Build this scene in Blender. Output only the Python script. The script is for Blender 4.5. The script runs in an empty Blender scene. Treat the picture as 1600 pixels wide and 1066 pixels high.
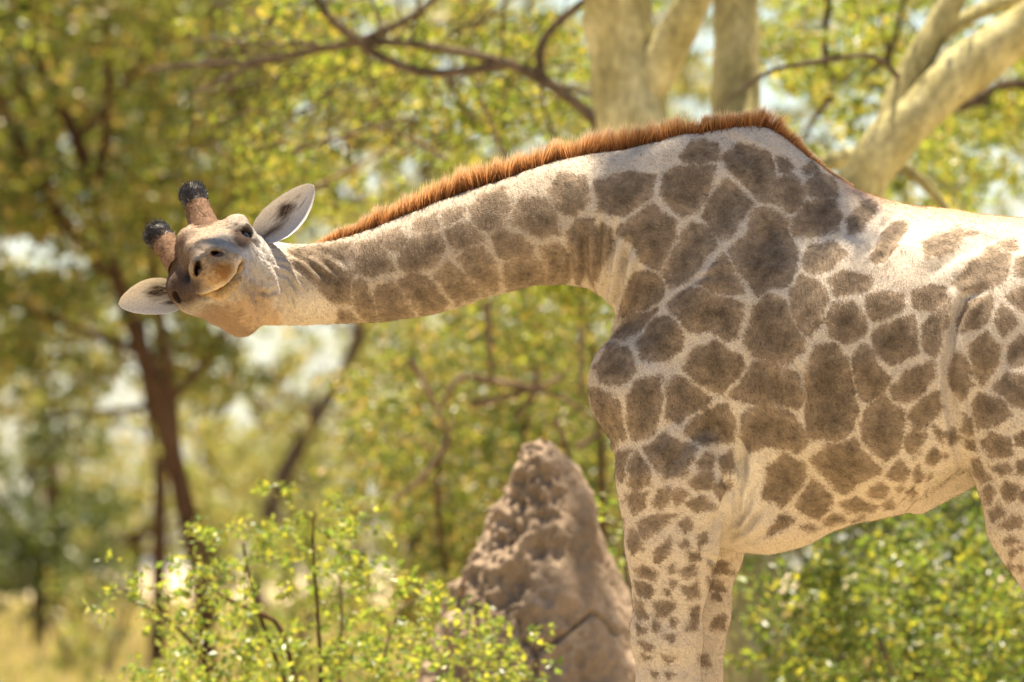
import bpy, math, random
import numpy as np

# ------------------------------------------------------------------ camera, sky, sun, exposure
scene = bpy.context.scene
FPX = 300.0 / 36.0 * 1600.0            # focal length in photograph pixels
CAM = np.array([0.0, -22.22, 1.6])
TILT = math.atan((880 - 533) / FPX)
SUN = np.array([0.05, 0.17, 0.98]); SUN /= np.linalg.norm(SUN)   # towards the sun

cam_data = bpy.data.cameras.new('camera')
cam_data.lens = 300.0
cam_data.sensor_width = 36.0
cam_data.clip_end = 3000.0
cam_data.dof.use_dof = True
cam_data.dof.focus_distance = 22.1
cam_data.dof.aperture_fstop = 5.6
cam_data.dof.aperture_blades = 0
camera = bpy.data.objects.new('camera', cam_data)
scene.collection.objects.link(camera)
camera.location = CAM
camera.rotation_euler = (math.radians(90) + TILT, 0, 0)
scene.camera = camera

world = bpy.data.worlds.new('World')
scene.world = world
world.use_nodes = True
wn = world.node_tree
wn.nodes.clear()
w_out = wn.nodes.new('ShaderNodeOutputWorld')
w_bg = wn.nodes.new('ShaderNodeBackground')
w_sky = wn.nodes.new('ShaderNodeTexSky')
w_sky.sky_type = 'NISHITA'
w_sky.sun_disc = False
w_sky.sun_elevation = math.asin(SUN[2])
w_sky.sun_rotation = math.atan2(SUN[0], SUN[1])
w_sky.air_density = 1.0
w_sky.dust_density = 0.8
w_sky.ozone_density = 1.0
w_bg.inputs['Strength'].default_value = 0.05
wn.links.new(w_sky.outputs[0], w_bg.inputs[0])
wn.links.new(w_bg.outputs[0], w_out.inputs[0])

sun_data = bpy.data.lights.new('sun', 'SUN')
sun_data.energy = 5.0
sun_data.angle = math.radians(0.53)
sun_data.color = (1.0, 0.88, 0.69)
sun = bpy.data.objects.new('sun', sun_data)
scene.collection.objects.link(sun)
from mathutils import Vector
sun.rotation_euler = Vector((-SUN).tolist()).to_track_quat('-Z', 'Y').to_euler()

vs = scene.view_settings
vs.view_transform = 'Standard'
vs.look = 'None'
vs.gamma = 1.0
vs.use_curve_mapping = False
vs.exposure = 2.1
scene.render.engine = 'CYCLES'
scene.cycles.use_denoising = True
scene.cycles.max_bounces = 8
scene.cycles.diffuse_bounces = 2
scene.cycles.glossy_bounces = 2
scene.cycles.transmission_bounces = 2
scene.cycles.transparent_max_bounces = 4
scene.cycles.sample_clamp_indirect = 6.0
scene.cycles.volume_bounces = 0

# ------------------------------------------------------------------ helpers
RNG = np.random.default_rng(7)
_c, _s = math.cos(TILT), math.sin(TILT)
FWD = np.array([0, _c, _s]); UPV = np.array([0, -_s, _c])

def at(px, py, Y=0.0):
    """world point on the plane y=Y that the photograph shows at pixel (px, py)"""
    d = FWD + np.array([1.0, 0, 0]) * (px - 800) / FPX + UPV * (533 - py) / FPX
    return CAM + d * ((Y - CAM[1]) / d[1])

def dist_at(px, py, D):
    return at(px, py, CAM[1] + D)

def to_px(P):
    q = P - CAM
    dep = q @ FWD
    return 800 + q[:, 0] / dep * FPX, 533 - (q @ UPV) / dep * FPX

def tag(o, label=None, cat=None, group=None, kind=None):
    if label: o['label'] = label
    if cat: o['category'] = cat
    if group: o['group'] = group
    if kind: o['kind'] = kind
    return o

def empty(name, loc):
    o = bpy.data.objects.new(name, None)
    o.location = [float(v) for v in loc]
    o.empty_display_size = 0.2
    scene.collection.objects.link(o)
    return o

def mesh_np(name, V, F, mat=None, parent=None, smooth=True, attrs=None):
    """one mesh object from numpy arrays; F is (n,3) or (n,4)"""
    V = np.asarray(V, np.float32); F = np.asarray(F, np.int32)
    me = bpy.data.meshes.new(name)
    k = F.shape[1]
    if parent is not None:
        V = V - np.array(parent_origin(parent), np.float32)
    me.vertices.add(len(V)); me.vertices.foreach_set('co', V.ravel())
    me.loops.add(F.size); me.loops.foreach_set('vertex_index', F.ravel())
    me.polygons.add(len(F))
    me.polygons.foreach_set('loop_start', np.arange(0, F.size, k, dtype=np.int32))
    me.polygons.foreach_set('loop_total', np.full(len(F), k, np.int32))
    me.polygons.foreach_set('use_smooth', np.full(len(F), smooth, bool))
    if attrs:
        for an, (typ, data) in attrs.items():
            a = me.attributes.new(an, typ, 'POINT')
            if typ == 'FLOAT':
                a.data.foreach_set('value', np.asarray(data, np.float32).ravel())
            else:
                a.data.foreach_set('color', np.asarray(data, np.float32).ravel())
    me.update(); me.validate()
    if mat: me.materials.append(mat)
    o = bpy.data.objects.new(name, me)
    scene.collection.objects.link(o)
    if parent is not None: o.parent = parent
    return o

def parent_origin(p):
    loc = np.array(p.location)
    while p.parent is not None:
        p = p.parent
        loc = loc + np.array(p.location)
    return loc

# value noise, vectorised
def _hash(ix, iy, iz, seed):
    h = (ix.astype(np.int64) * 374761393 + iy.astype(np.int64) * 668265263 + iz.astype(np.int64) * 2147483647 + seed * 1274126177)
    h = (h ^ (h >> 13)) * 1274126177
    h = h & 0xffffffff
    h = h ^ (h >> 16)
    return (h & 0xffff) / 65535.0

def vnoise(P, scale, seed=0):
    Q = P * scale
    I = np.floor(Q).astype(np.int64); f = Q - I
    f = f * f * (3 - 2 * f)
    r = 0
    for dx in (0, 1):
        for dy in (0, 1):
            for dz in (0, 1):
                w = (f[:, 0] if dx else 1 - f[:, 0]) * (f[:, 1] if dy else 1 - f[:, 1]) * (f[:, 2] if dz else 1 - f[:, 2])
                r = r + w * _hash(I[:, 0] + dx, I[:, 1] + dy, I[:, 2] + dz, seed)
    return r * 2 - 1

def fbm(P, scale, octv=4, seed=0):
    r = 0; a = 1.0
    for k in range(octv):
        r = r + a * vnoise(P, scale * 2 ** k, seed + k)
        a *= 0.5
    return r

# ------------------------------------------------------------------ materials
def new_mat(name):
    m = bpy.data.materials.new(name)
    m.use_nodes = True
    nt = m.node_tree
    nt.nodes.clear()
    out = nt.nodes.new('ShaderNodeOutputMaterial')
    return m, nt, out

def N(nt, typ, **kw):
    n = nt.nodes.new(typ)
    for k, v in kw.items():
        if k == 'inp':
            for kk, vv in v.items(): n.inputs[kk].default_value = vv
        else:
            setattr(n, k, v)
    return n

def L(nt, a, b): nt.links.new(a, b)

def ramp(nt, fac, stops, interp='LINEAR'):
    r = nt.nodes.new('ShaderNodeValToRGB')
    r.color_ramp.interpolation = interp
    el = r.color_ramp.elements
    while len(el) < len(stops): el.new(0.5)
    for e, (p, c) in zip(el, stops):
        e.position = p; e.color = (*c, 1) if len(c) == 3 else c
    if fac is not None: L(nt, fac, r.inputs[0])
    return r

def mixc(nt, fac, a, b, mode='MIX'):
    m = nt.nodes.new('ShaderNodeMix'); m.data_type = 'RGBA'; m.blend_type = mode
    for sock, v in ((m.inputs[0], fac), (m.inputs[6], a), (m.inputs[7], b)):
        if hasattr(v, 'links') or hasattr(v, 'is_linked'): L(nt, v, sock)
        elif isinstance(v, (int, float)): sock.default_value = v
        else: sock.default_value = (*v, 1)
    return m.outputs[2]

def leaf_mat(name, cols, transl=0.5, tcol=1.6, rough=0.5, spec=0.3):
    m, nt, out = new_mat(name)
    geo = N(nt, 'ShaderNodeNewGeometry')
    n = len(cols)
    r = ramp(nt, geo.outputs['Random Per Island'], [((i + 0.5) / n, c) for i, c in enumerate(cols)])
    bs = N(nt, 'ShaderNodeBsdfPrincipled', inp={'Roughness': rough, 'Specular IOR Level': spec})
    L(nt, r.outputs[0], bs.inputs['Base Color'])
    tr = N(nt, 'ShaderNodeBsdfTranslucent')
    g = mixc(nt, 1.0, r.outputs[0], (tcol, tcol, tcol * 0.7), 'MULTIPLY')
    L(nt, g, tr.inputs[0])
    mx = N(nt, 'ShaderNodeMixShader'); mx.inputs[0].default_value = transl
    L(nt, bs.outputs[0], mx.inputs[1]); L(nt, tr.outputs[0], mx.inputs[2])
    L(nt, mx.outputs[0], out.inputs[0])
    return m

def bark_mat(name, c1, c2, c3, scale=6.0, bump=0.4, rough=0.9, stretch=0.25):
    m, nt, out = new_mat(name)
    tc = N(nt, 'ShaderNodeTexCoord')
    mp = N(nt, 'ShaderNodeMapping', inp={'Scale': (1, 1, stretch)})
    L(nt, tc.outputs['Object'], mp.inputs[0])
    n1 = N(nt, 'ShaderNodeTexNoise', inp={'Scale': scale, 'Detail': 6.0, 'Roughness': 0.6})
    n2 = N(nt, 'ShaderNodeTexNoise', inp={'Scale': scale * 7, 'Detail': 5.0, 'Roughness': 0.65})
    L(nt, mp.outputs[0], n1.inputs[0]); L(nt, mp.outputs[0], n2.inputs[0])
    r1 = ramp(nt, n1.outputs[0], [(0.32, c1), (0.5, c2), (0.68, c3)])
    r2 = ramp(nt, n2.outputs[0], [(0.3, (0.55, 0.55, 0.55)), (0.7, (1.2, 1.2, 1.2))])
    col = mixc(nt, 1.0, r1.outputs[0], r2.outputs[0], 'MULTIPLY')
    bs = N(nt, 'ShaderNodeBsdfPrincipled', inp={'Roughness': rough, 'Specular IOR Level': 0.06})
    L(nt, col, bs.inputs['Base Color'])
    bp = N(nt, 'ShaderNodeBump', inp={'Strength': bump, 'Distance': 0.03})
    L(nt, n2.outputs[0], bp.inputs['Height']); L(nt, bp.outputs[0], bs.inputs['Normal'])
    L(nt, bs.outputs[0], out.inputs[0])
    return m

# ------------------------------------------------------------------ ground
def build_ground():
    m, nt, out = new_mat('dry_ground')
    tc = N(nt, 'ShaderNodeTexCoord')
    n1 = N(nt, 'ShaderNodeTexNoise', inp={'Scale': 0.35, 'Detail': 8.0, 'Roughness': 0.6})
    n2 = N(nt, 'ShaderNodeTexNoise', inp={'Scale': 9.0, 'Detail': 6.0, 'Roughness': 0.7})
    L(nt, tc.outputs['Object'], n1.inputs[0]); L(nt, tc.outputs['Object'], n2.inputs[0])
    r1 = ramp(nt, n1.outputs[0], [(0.3, (0.36, 0.28, 0.17)), (0.55, (0.44, 0.355, 0.225)), (0.75, (0.26, 0.25, 0.10))])
    r2 = ramp(nt, n2.outputs[0], [(0.3, (0.7, 0.7, 0.7)), (0.7, (1.1, 1.1, 1.1))])
    col = mixc(nt, 1.0, r1.outputs[0], r2.outputs[0], 'MULTIPLY')
    bs = N(nt, 'ShaderNodeBsdfPrincipled', inp={'Roughness': 0.95, 'Specular IOR Level': 0.1})
    L(nt, col, bs.inputs['Base Color'])
    bp = N(nt, 'ShaderNodeBump', inp={'Strength': 0.5, 'Distance': 0.05})
    L(nt, n2.outputs[0], bp.inputs['Height']); L(nt, bp.outputs[0], bs.inputs['Normal'])
    L(nt, bs.outputs[0], out.inputs[0])
    xs = np.concatenate([np.linspace(-900, -60, 15), np.linspace(-50, 50, 60), np.linspace(60, 900, 15)])
    ys = np.concatenate([np.linspace(-200, -40, 8), np.linspace(-35, 200, 130), np.linspace(220, 1800, 20)])
    X, Y = np.meshgrid(xs, ys, indexing='ij')
    P = np.stack([X.ravel(), Y.ravel(), np.zeros(X.size)], 1)
    P[:, 2] = 0.03 * fbm(P, 0.3, 3, 5) * (np.abs(P[:, 1] - 3) > 14)
    nx, ny = X.shape
    idx = np.arange(nx * ny).reshape(nx, ny)
    F = np.stack([idx[:-1, :-1], idx[1:, :-1], idx[1:, 1:], idx[:-1, 1:]], -1).reshape(-1, 4)
    g = mesh_np('ground', P, F, m)
    tag(g, 'dry sandy ground with sparse bleached grass under the trees', 'ground', kind='structure')

build_ground()

# ------------------------------------------------------------------ giraffe: implicit body
PXM = FPX / 22.22                                   # photograph pixels per metre in the giraffe's plane
HU = np.array([1, 0, 1]) / math.sqrt(2)             # across the face
HV = np.array([-1, 0, 1]) / math.sqrt(2)            # towards the horns
HW = np.array([0, -1.0, 0])                         # along the muzzle
HROT = np.stack([HU, HV, HW])                       # rows: local axes
EYE_Y = -0.13

def W(px, py, y=0.0):
    return at(px, py, y)

def Hp(px, py, w):
    return at(px, py, EYE_Y - w)

class Ell:
    def __init__(s, c, r, rot=None):
        s.c = np.asarray(c, np.float32); s.r = np.asarray(r, np.float32)
        s.rot = None if rot is None else np.asarray(rot, np.float32)
        m = float(max(r)); s.lo = s.c - m; s.hi = s.c + m
    def __call__(s, P):
        q = P - s.c
        if s.rot is not None: q = q @ s.rot.T
        a = np.sqrt(((q / s.r) ** 2).sum(1)) + 1e-6
        b = np.sqrt(((q / s.r ** 2) ** 2).sum(1)) + 1e-6
        return a * (a - 1) / b

class Cone:
    """tapered capsule; ys flattens it across the animal"""
    def __init__(s, a, b, ra, rb, ys=1.0):
        s.a = np.asarray(a, np.float32); s.b = np.asarray(b, np.float32); s.ra = ra; s.rb = rb; s.ys = ys
        s.lo = np.minimum(s.a, s.b) - max(ra, rb); s.hi = np.maximum(s.a, s.b) + max(ra, rb)
    def __call__(s, P):
        ab = s.b - s.a
        t = np.clip(((P - s.a) @ ab) / (ab @ ab), 0, 1)
        q = P - (s.a + t[:, None] * ab)
        if s.ys != 1.0:
            q = q * np.array([1, 1 / s.ys, 1], np.float32)
        t2 = t * t * (3 - 2 * t) * 0.3 + t * 0.7
        return (np.sqrt((q * q).sum(1)) - (s.ra + (s.rb - s.ra) * t2)) * min(1.0, s.ys)

class Loft:
    """vertical sections along x: pixel x, top y, bottom y, half width; the top is narrower than the bottom"""
    def __init__(s, st, topn, yoff=0.0):
        st = np.array(st, float)
        xs, zt, zb = [], [], []
        for x, t, b, w in st:
            p = W(x, t); q = W(x, b)
            xs.append(p[0]); zt.append(p[2]); zb.append(q[2])
        s.x = np.array(xs); s.zt = np.array(zt); s.zb = np.array(zb); s.w = st[:, 3]
        s.topn = np.interp(s.x, [W(p, 500)[0] for p, _ in topn], [v for _, v in topn])
        fx = np.linspace(s.x[0], s.x[-1], 400)
        def sm(v):
            y = np.interp(fx, s.x, v); k = np.hanning(21); k /= k.sum()
            return np.convolve(np.pad(y, 10, mode='edge'), k, 'valid')
        s.fx = fx; s.c = (sm(s.zt) + sm(s.zb)) / 2; s.h = np.maximum((sm(s.zt) - sm(s.zb)) / 2, 0.01); s.fw = sm(s.w); s.ft = sm(s.topn)
        s.slope = np.gradient(s.c, fx)
        s.y0 = yoff
        m = s.w.max()
        s.lo = np.array([fx[0] - .1, -m + yoff, min(zb)]); s.hi = np.array([fx[-1] + .1, m + yoff, max(zt)])
    def __call__(s, P):
        x = P[:, 0]
        c = np.interp(x, s.fx, s.c); h = np.interp(x, s.fx, s.h); w = np.interp(x, s.fx, s.fw); tn = np.interp(x, s.fx, s.ft)
        v = (P[:, 2] - c) / h
        sh = 1 - (1 - tn) * np.clip((v + 0.2) / 1.2, 0, 1) ** 1.3
        y = (P[:, 1] - s.y0) / sh
        a = np.sqrt((y / w) ** 2 + v ** 2) + 1e-6
        b = np.sqrt((y / w ** 2) ** 2 + ((P[:, 2] - c) / h ** 2) ** 2) + 1e-6
        sl = np.interp(x, s.fx, s.slope)
        d = a * (a - 1) / b / np.sqrt(1 + 0.6 * sl * sl)
        over = np.maximum(s.fx[0] - x, x - s.fx[-1])
        return np.maximum(d, over)

def smin(a, b, k):
    if k <= 0: return np.minimum(a, b)
    h = np.maximum(k - np.abs(a - b), 0) / k
    return np.minimum(a, b) - h * h * k * 0.25

def smax(a, b, k):
    return -smin(-a, -b, k)

def leg(pts, y, k0, ys=1.0, prims=None):
    for (x0, y0, r0, d0), (x1, y1, r1, d1) in zip(pts[:-1], pts[1:]):
        prims.append(('+', Cone(W(x0, y0, y + d0), W(x1, y1, y + d1), r0 / PXM, r1 / PXM, ys), k0))

def giraffe_prims():
    p = []
    neck = Loft([(395, 404, 500, .078), (440, 392, 504, .080), (500, 379, 507, .084), (560, 362, 507, .088), (620, 340, 501, .092), (700, 307, 484, .100),
                 (760, 286, 466, .108), (830, 263, 448, .118), (880, 251, 444, .126), (920, 243, 452, .134), (960, 236, 482, .145),
                 (1000, 226, 560, .155), (1060, 213, 640, .165), (1120, 205, 660, .165), (1160, 230, 640, .14), (1180, 300, 560, .08)],
                [(395, .85), (600, .92), (900, .92), (1020, .80), (1100, .55), (1180, .5)])
    p.append(('+', neck, 0))
    torso = Loft([(955, 520, 690, .085), (985, 462, 765, .145), (1020, 400, 815, .19), (1060, 320, 842, .215), (1110, 225, 853, .235), (1160, 197, 857, .25), (1200, 199, 857, .262),
                  (1240, 226, 846, .275), (1290, 264, 831, .292), (1340, 296, 817, .31), (1400, 318, 806, .325), (1440, 324, 796, .33), (1485, 328, 758, .33),
                  (1540, 335, 722, .33), (1620, 344, 705, .325), (1700, 352, 690, .315), (1800, 364, 670, .30), (1900, 388, 640, .265),
                  (1980, 425, 600, .20), (2040, 500, 570, .07)],
                 [(930, .8), (1100, .50), (1200, .48), (1300, .62), (1420, .82), (1700, .82), (2040, .8)])
    p.append(('+', torso, .07))
    for s in (-1, 1):
        # shoulder blade, point of shoulder, upper arm
        p.append(('+', Cone(W(1150, 440, s * .10), W(1020, 590, s * .155), .085, .10), .12))
        p.append(('+', Ell(W(985, 600, s * .125), (.098, .085, .13)), .06))
        p.append(('+', Cone(W(1005, 620, s * .15), W(1075, 770, s * .175), .125, .10), .05))
        p.append(('+', Ell(W(1215, 560, s * .185), (.16, .07, .20)), .14))
        # ribs bulge, hip
        p.append(('+', Ell(W(1400, 560, s * .22), (.30, .12, .30)), .12))
    fl = [(1052, 745, 92, .0), (1049, 850, 70, .005), (1046, 900, 57, .01), (1043, 1000, 50.5, .02), (1044, 1066, 46, .025), (1044, 1250, 36, .03),
          (1046, 1390, 44, .03), (1048, 1460, 38, .03), (1046, 1600, 27, .03), (1044, 1740, 32, .03), (1040, 1790, 30, .03)]
    leg(fl, -.165, .03, .9, p)
    fr = [(1085, 760, 85, 0), (1098, 860, 60, -.005), (1088, 950, 52, -.01), (1080, 1066, 45, -.015), (1078, 1250, 36, -.02), (1078, 1390, 44, -.02),
          (1080, 1460, 38, -.02), (1076, 1600, 27, -.02), (1074, 1740, 32, -.02), (1070, 1790, 30, -.02)]
    leg(fr, .165, .03, .9, p)
    for s, dx in ((-1, 0), (1, 70)):
        p.append(('+', Ell(W(1650 + dx * .3, 560, s * .185), (.275, .155, .30)), .012 if s < 0 else .03))
        h = [(1640, 640, 150, 0), (1672, 800, 128, .02), (1700, 900, 98, .03), (1745, 1050, 70, .04), (1800, 1240, 46, .05), (1812, 1300, 48, .05),
             (1795, 1420, 36, .05), (1785, 1600, 30, .05), (1780, 1740, 34, .05), (1772, 1790, 32, .05)]
        h = [(a + dx, b, c, -s * d) for a, b, c, d in h]
        leg(h, s * .20, .02, .75, p)
    # hooves
    for x, y in ((1032, -.135), (1062, .145), (1764, -.15), (1834, .15)):
        q = W(x, 1800, y)
        p.append(('+', Cone((q[0] + .015, y, .085), (q[0] - .03, y, .045), .055, .068), .02))
    # belly sheath and the soft belly edge in front of it
    p.append(('+', Cone(W(1437, 789, -.03), W(1525, 722, -.05), .026, .052), .018))
    p.append(('+', Ell(W(1200, 815, 0), (.13, .13, .072)), .05))
    # ---------------- head
    hp = []
    hp.append(('+', Ell(Hp(352, 412, -.07), (.092, .080, .13), HROT), 0))
    hp.append(('+', Ell(Hp(322, 388, -.03), (.062, .050, .085), HROT), .05))          # forehead
    hp.append(('+', Ell(Hp(294, 372, -.005), (.024, .020, .05), HROT), .03))            # median bump
    hp.append(('+', Cone(Hp(297, 378, .0), Hp(312, 404, .22), .022, .018), .035))       # nose ridge
    hp.append(('+', Ell(Hp(368, 355, -.01), (.036, .030, .06), HROT), .03))            # brow above eye
    hp.append(('+', Ell(Hp(282, 444, -.01), (.030, .030, .06), HROT), .025))
    hp.append(('+', Cone(Hp(320, 360, -.04), Hp(308, 330, -.07), .037, .032), .02))    # horn bases
    hp.append(('+', Cone(Hp(280, 408, -.04), Hp(262, 386, -.07), .037, .033), .02))
    hp.append(('+', Cone(Hp(338, 412, .0), Hp(338, 418, .29), .088, .052), .05))       # face
    hp.append(('+', Cone(Hp(385, 400, -.02), Hp(352, 425, .22), .055, .035), .05))     # cheek bones
    hp.append(('+', Cone(Hp(300, 458, -.02), Hp(322, 445, .22), .050, .035), .05))
    hp.append(('+', Ell(Hp(400, 440, -.07), (.070, .095, .11), HROT), .05))            # cheek towards the neck
    hp.append(('+', Ell(Hp(332, 470, -.02), (.045, .055, .10), HROT), .05))
    hp.append(('+', Cone(Hp(352, 447, .24), Hp(376, 475, -.02), .040, .060), .04))     # lower jaw
    hp.append(('+', Cone(Hp(374, 492, -.04), Hp(345, 478, .02), .046, .048), .03))     # jaw angle
    hp.append(('+', Cone(Hp(420, 452, -.08), Hp(384, 478, -.05), .068, .045), .04))
    hp.append(('+', Ell(Hp(374, 493, -.045), (.040, .038, .05)), .030))
    hp.append(('+', Cone(Hp(400, 445, -.10), W(455, 446, .0), .080, .090), .06))       # throat into neck
    hp.append(('+', Cone(Hp(392, 396, -.10), W(450, 428, .0), .052, .060), .04))
    hp.append(('+', Cone(Hp(376, 386, .04), Hp(356, 408, .20), .020, .014), .025))     # ridge under the eye
    hp.append(('+', Cone(Hp(300, 446, .04), Hp(318, 434, .20), .018, .014), .025))
    hp.append(('-', Ell(Hp(298, 424, .15), (.020, .020, .06), HROT), .04))              # hollow beside the nose
    # lips and nose
    hp.append(('+', Ell(Hp(341, 424, .330), (.051, .043, .055), HROT), .02))
    hp.append(('+', Ell(Hp(366, 411, .318), (.026, .028, .040), HROT), .018))
    hp.append(('+', Ell(Hp(322, 449, .318), (.026, .026, .040), HROT), .018))
    hp.append(('+', Ell(Hp(353, 446, .300), (.047, .026, .048), HROT), .012))
    for (x, y), ax, big in (((339, 396), (.93, 0, -.12), .80), ((309, 419), (-.16, 0, -.98), 1.0)):
        ax = unit(ax); sh = unit(np.cross(HW, ax)); rot = np.stack([ax, sh, HW])
        hp.append(('+', Ell(Hp(x, y, .312), (.031 * big, .024 * big, .045), rot), .010))
        hp.append(('-', Ell(Hp(x, y, .360), (.0215 * big, (.0062 if big < 1 else .0088), .055), rot), .004))
    hp.append(('+', Ell(Hp(322, 406, .330), (.018, .010, .03), HROT), .012))
    hp.append(('+', Ell(Hp(318, 428, .338), (.013, .017, .026), HROT), .006))
    hp.append(('+', Ell(Hp(341, 404, .338), (.017, .011, .026), HROT), .006))
    # eye sockets
    for e in EYES:
        c = np.array(e[0])
        hp.append(('+', Ell(c - e[1] * .012, (.042, .034, .038), HROT), .02)); hp.append(('+', Ell(c + HV * .020 - e[1] * .004, (.034, .012, .030), HROT), .012))
        hp.append(('-', Ell(c + e[1] * .020, (.0265, .0175, .026), np.stack([np.cross(HV, e[1]) / np.linalg.norm(np.cross(HV, e[1])), HV, e[1]])), .008))
    return p, hp

def unit(v):
    v = np.asarray(v, float); return v / np.linalg.norm(v)
EYES = [(Hp(380, 372, .030), unit(HU * .80 + HW * .60 + HV * .05)), (Hp(289, 453, .030), unit(-HU * .80 + HW * .60 + HV * .05))]

GP, HPR = giraffe_prims()

def sdf(P, cull=True):
    P = P.astype(np.float32)
    lo = P.min(0) - .22; hi = P.max(0) + .22
    def run(pr):
        d = np.full(len(P), 9.0, np.float32)
        for op, f, k in pr:
            if (f.lo > hi).any() or (f.hi < lo).any(): continue
            v = f(P)
            d = smin(d, v, k) if op == '+' else smax(d, -v, k)
        return d
    return smin(run(GP), run(HPR), .035)

def sparse_surface(lo, hi, h, B=8):
    lo = np.array(lo, float); hi = np.array(hi, float)
    nb = np.ceil((hi - lo) / (h * B)).astype(int)
    bi = np.stack(np.meshgrid(*[np.arange(n) for n in nb], indexing='ij'), -1).reshape(-1, 3)
    cen = lo + (bi + .5) * h * B
    # coarse: groups of blocks by metre cell
    key = (np.floor(cen * 3).astype(int) * np.array([10000, 100, 1])).sum(1)
    order = np.argsort(key, kind='stable'); ks = key[order]
    cuts = np.flatnonzero(np.diff(ks)) + 1
    act = []
    for g in np.split(order, cuts):
        d = sdf(cen[g])
        act.append(g[np.abs(d) < h * B * 1.5])
    NY = nb[1] * B + 2; NZ = nb[2] * B + 2
    off = np.stack(np.meshgrid(*[np.arange(B + 1)] * 3, indexing='ij'), -1).reshape(-1, 3)
    keys, pos, quads = [], [], []
    for g in act:
        if len(g) == 0: continue
        base = bi[g] * B
        G = (base[:, None, :] + off[None]).reshape(-1, 3)
        d = sdf(lo + G * h).reshape(len(g), B + 1, B + 1, B + 1)
        S = d < 0
        corners = [(a, b, c) for a in (0, 1) for b in (0, 1) for c in (0, 1)]
        cs = lambda A, o: A[:, o[0]:B + o[0], o[1]:B + o[1], o[2]:B + o[2]]
        cnt = sum(cs(S, o).astype(np.int8) for o in corners)
        m = (cnt > 0) & (cnt < 8)
        w = np.argwhere(m)
        if len(w):
            D = np.stack([cs(d, o)[m] for o in corners], 1)
            C = np.array(corners, float)
            acc = np.zeros((len(w), 3)); n = np.zeros(len(w))
            for i in range(8):
                for j in range(i + 1, 8):
                    if np.abs(C[i] - C[j]).sum() != 1: continue
                    x = (D[:, i] < 0) != (D[:, j] < 0)
                    t = np.where(x, D[:, i] / np.where(x, D[:, i] - D[:, j], 1), 0)
                    acc += np.where(x[:, None], C[i] + t[:, None] * (C[j] - C[i]), 0); n += x
            gi = base[w[:, 0]] + w[:, 1:]
            pos.append(lo + (gi + acc / n[:, None]) * h)
            keys.append((gi[:, 0] + 1) * NY * NZ + (gi[:, 1] + 1) * NZ + gi[:, 2] + 1)
        for ax in range(3):
            o = [0, 0, 0]; o[ax] = 1
            A = S[:, :B, :B, :B]; Bn = S[:, o[0]:B + o[0], o[1]:B + o[1], o[2]:B + o[2]]
            e = np.argwhere(A != Bn)
            if not len(e): continue
            flip = A[e[:, 0], e[:, 1], e[:, 2], e[:, 3]]
            gi = base[e[:, 0]] + e[:, 1:]
            a1, a2 = (ax + 1) % 3, (ax + 2) % 3
            q = []
            for d1, d2 in ((0, 0), (-1, 0), (-1, -1), (0, -1)):
                k = gi.copy(); k[:, a1] += d1; k[:, a2] += d2
                q.append((k[:, 0] + 1) * NY * NZ + (k[:, 1] + 1) * NZ + k[:, 2] + 1)
            q = np.stack(q, 1)
            q[~flip] = q[~flip][:, ::-1]
            quads.append(q)
    keys = np.concatenate(keys); pos = np.concatenate(pos); quads = np.concatenate(quads)
    o = np.argsort(keys); keys = keys[o]; pos = pos[o]
    ix = np.searchsorted(keys, quads); ix = np.clip(ix, 0, len(keys) - 1)
    good = (keys[ix] == quads).all(1)
    return pos, ix[good]

def vert_normals(V, F):
    fn = np.cross(V[F[:, 2]] - V[F[:, 0]], V[F[:, 3]] - V[F[:, 1]])
    n = np.zeros_like(V)
    for k in range(4): 
        for c in range(3): n[:, c] += np.bincount(F[:, k], fn[:, c], len(V))
    return n / (np.linalg.norm(n, axis=1, keepdims=True) + 1e-9)

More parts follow.
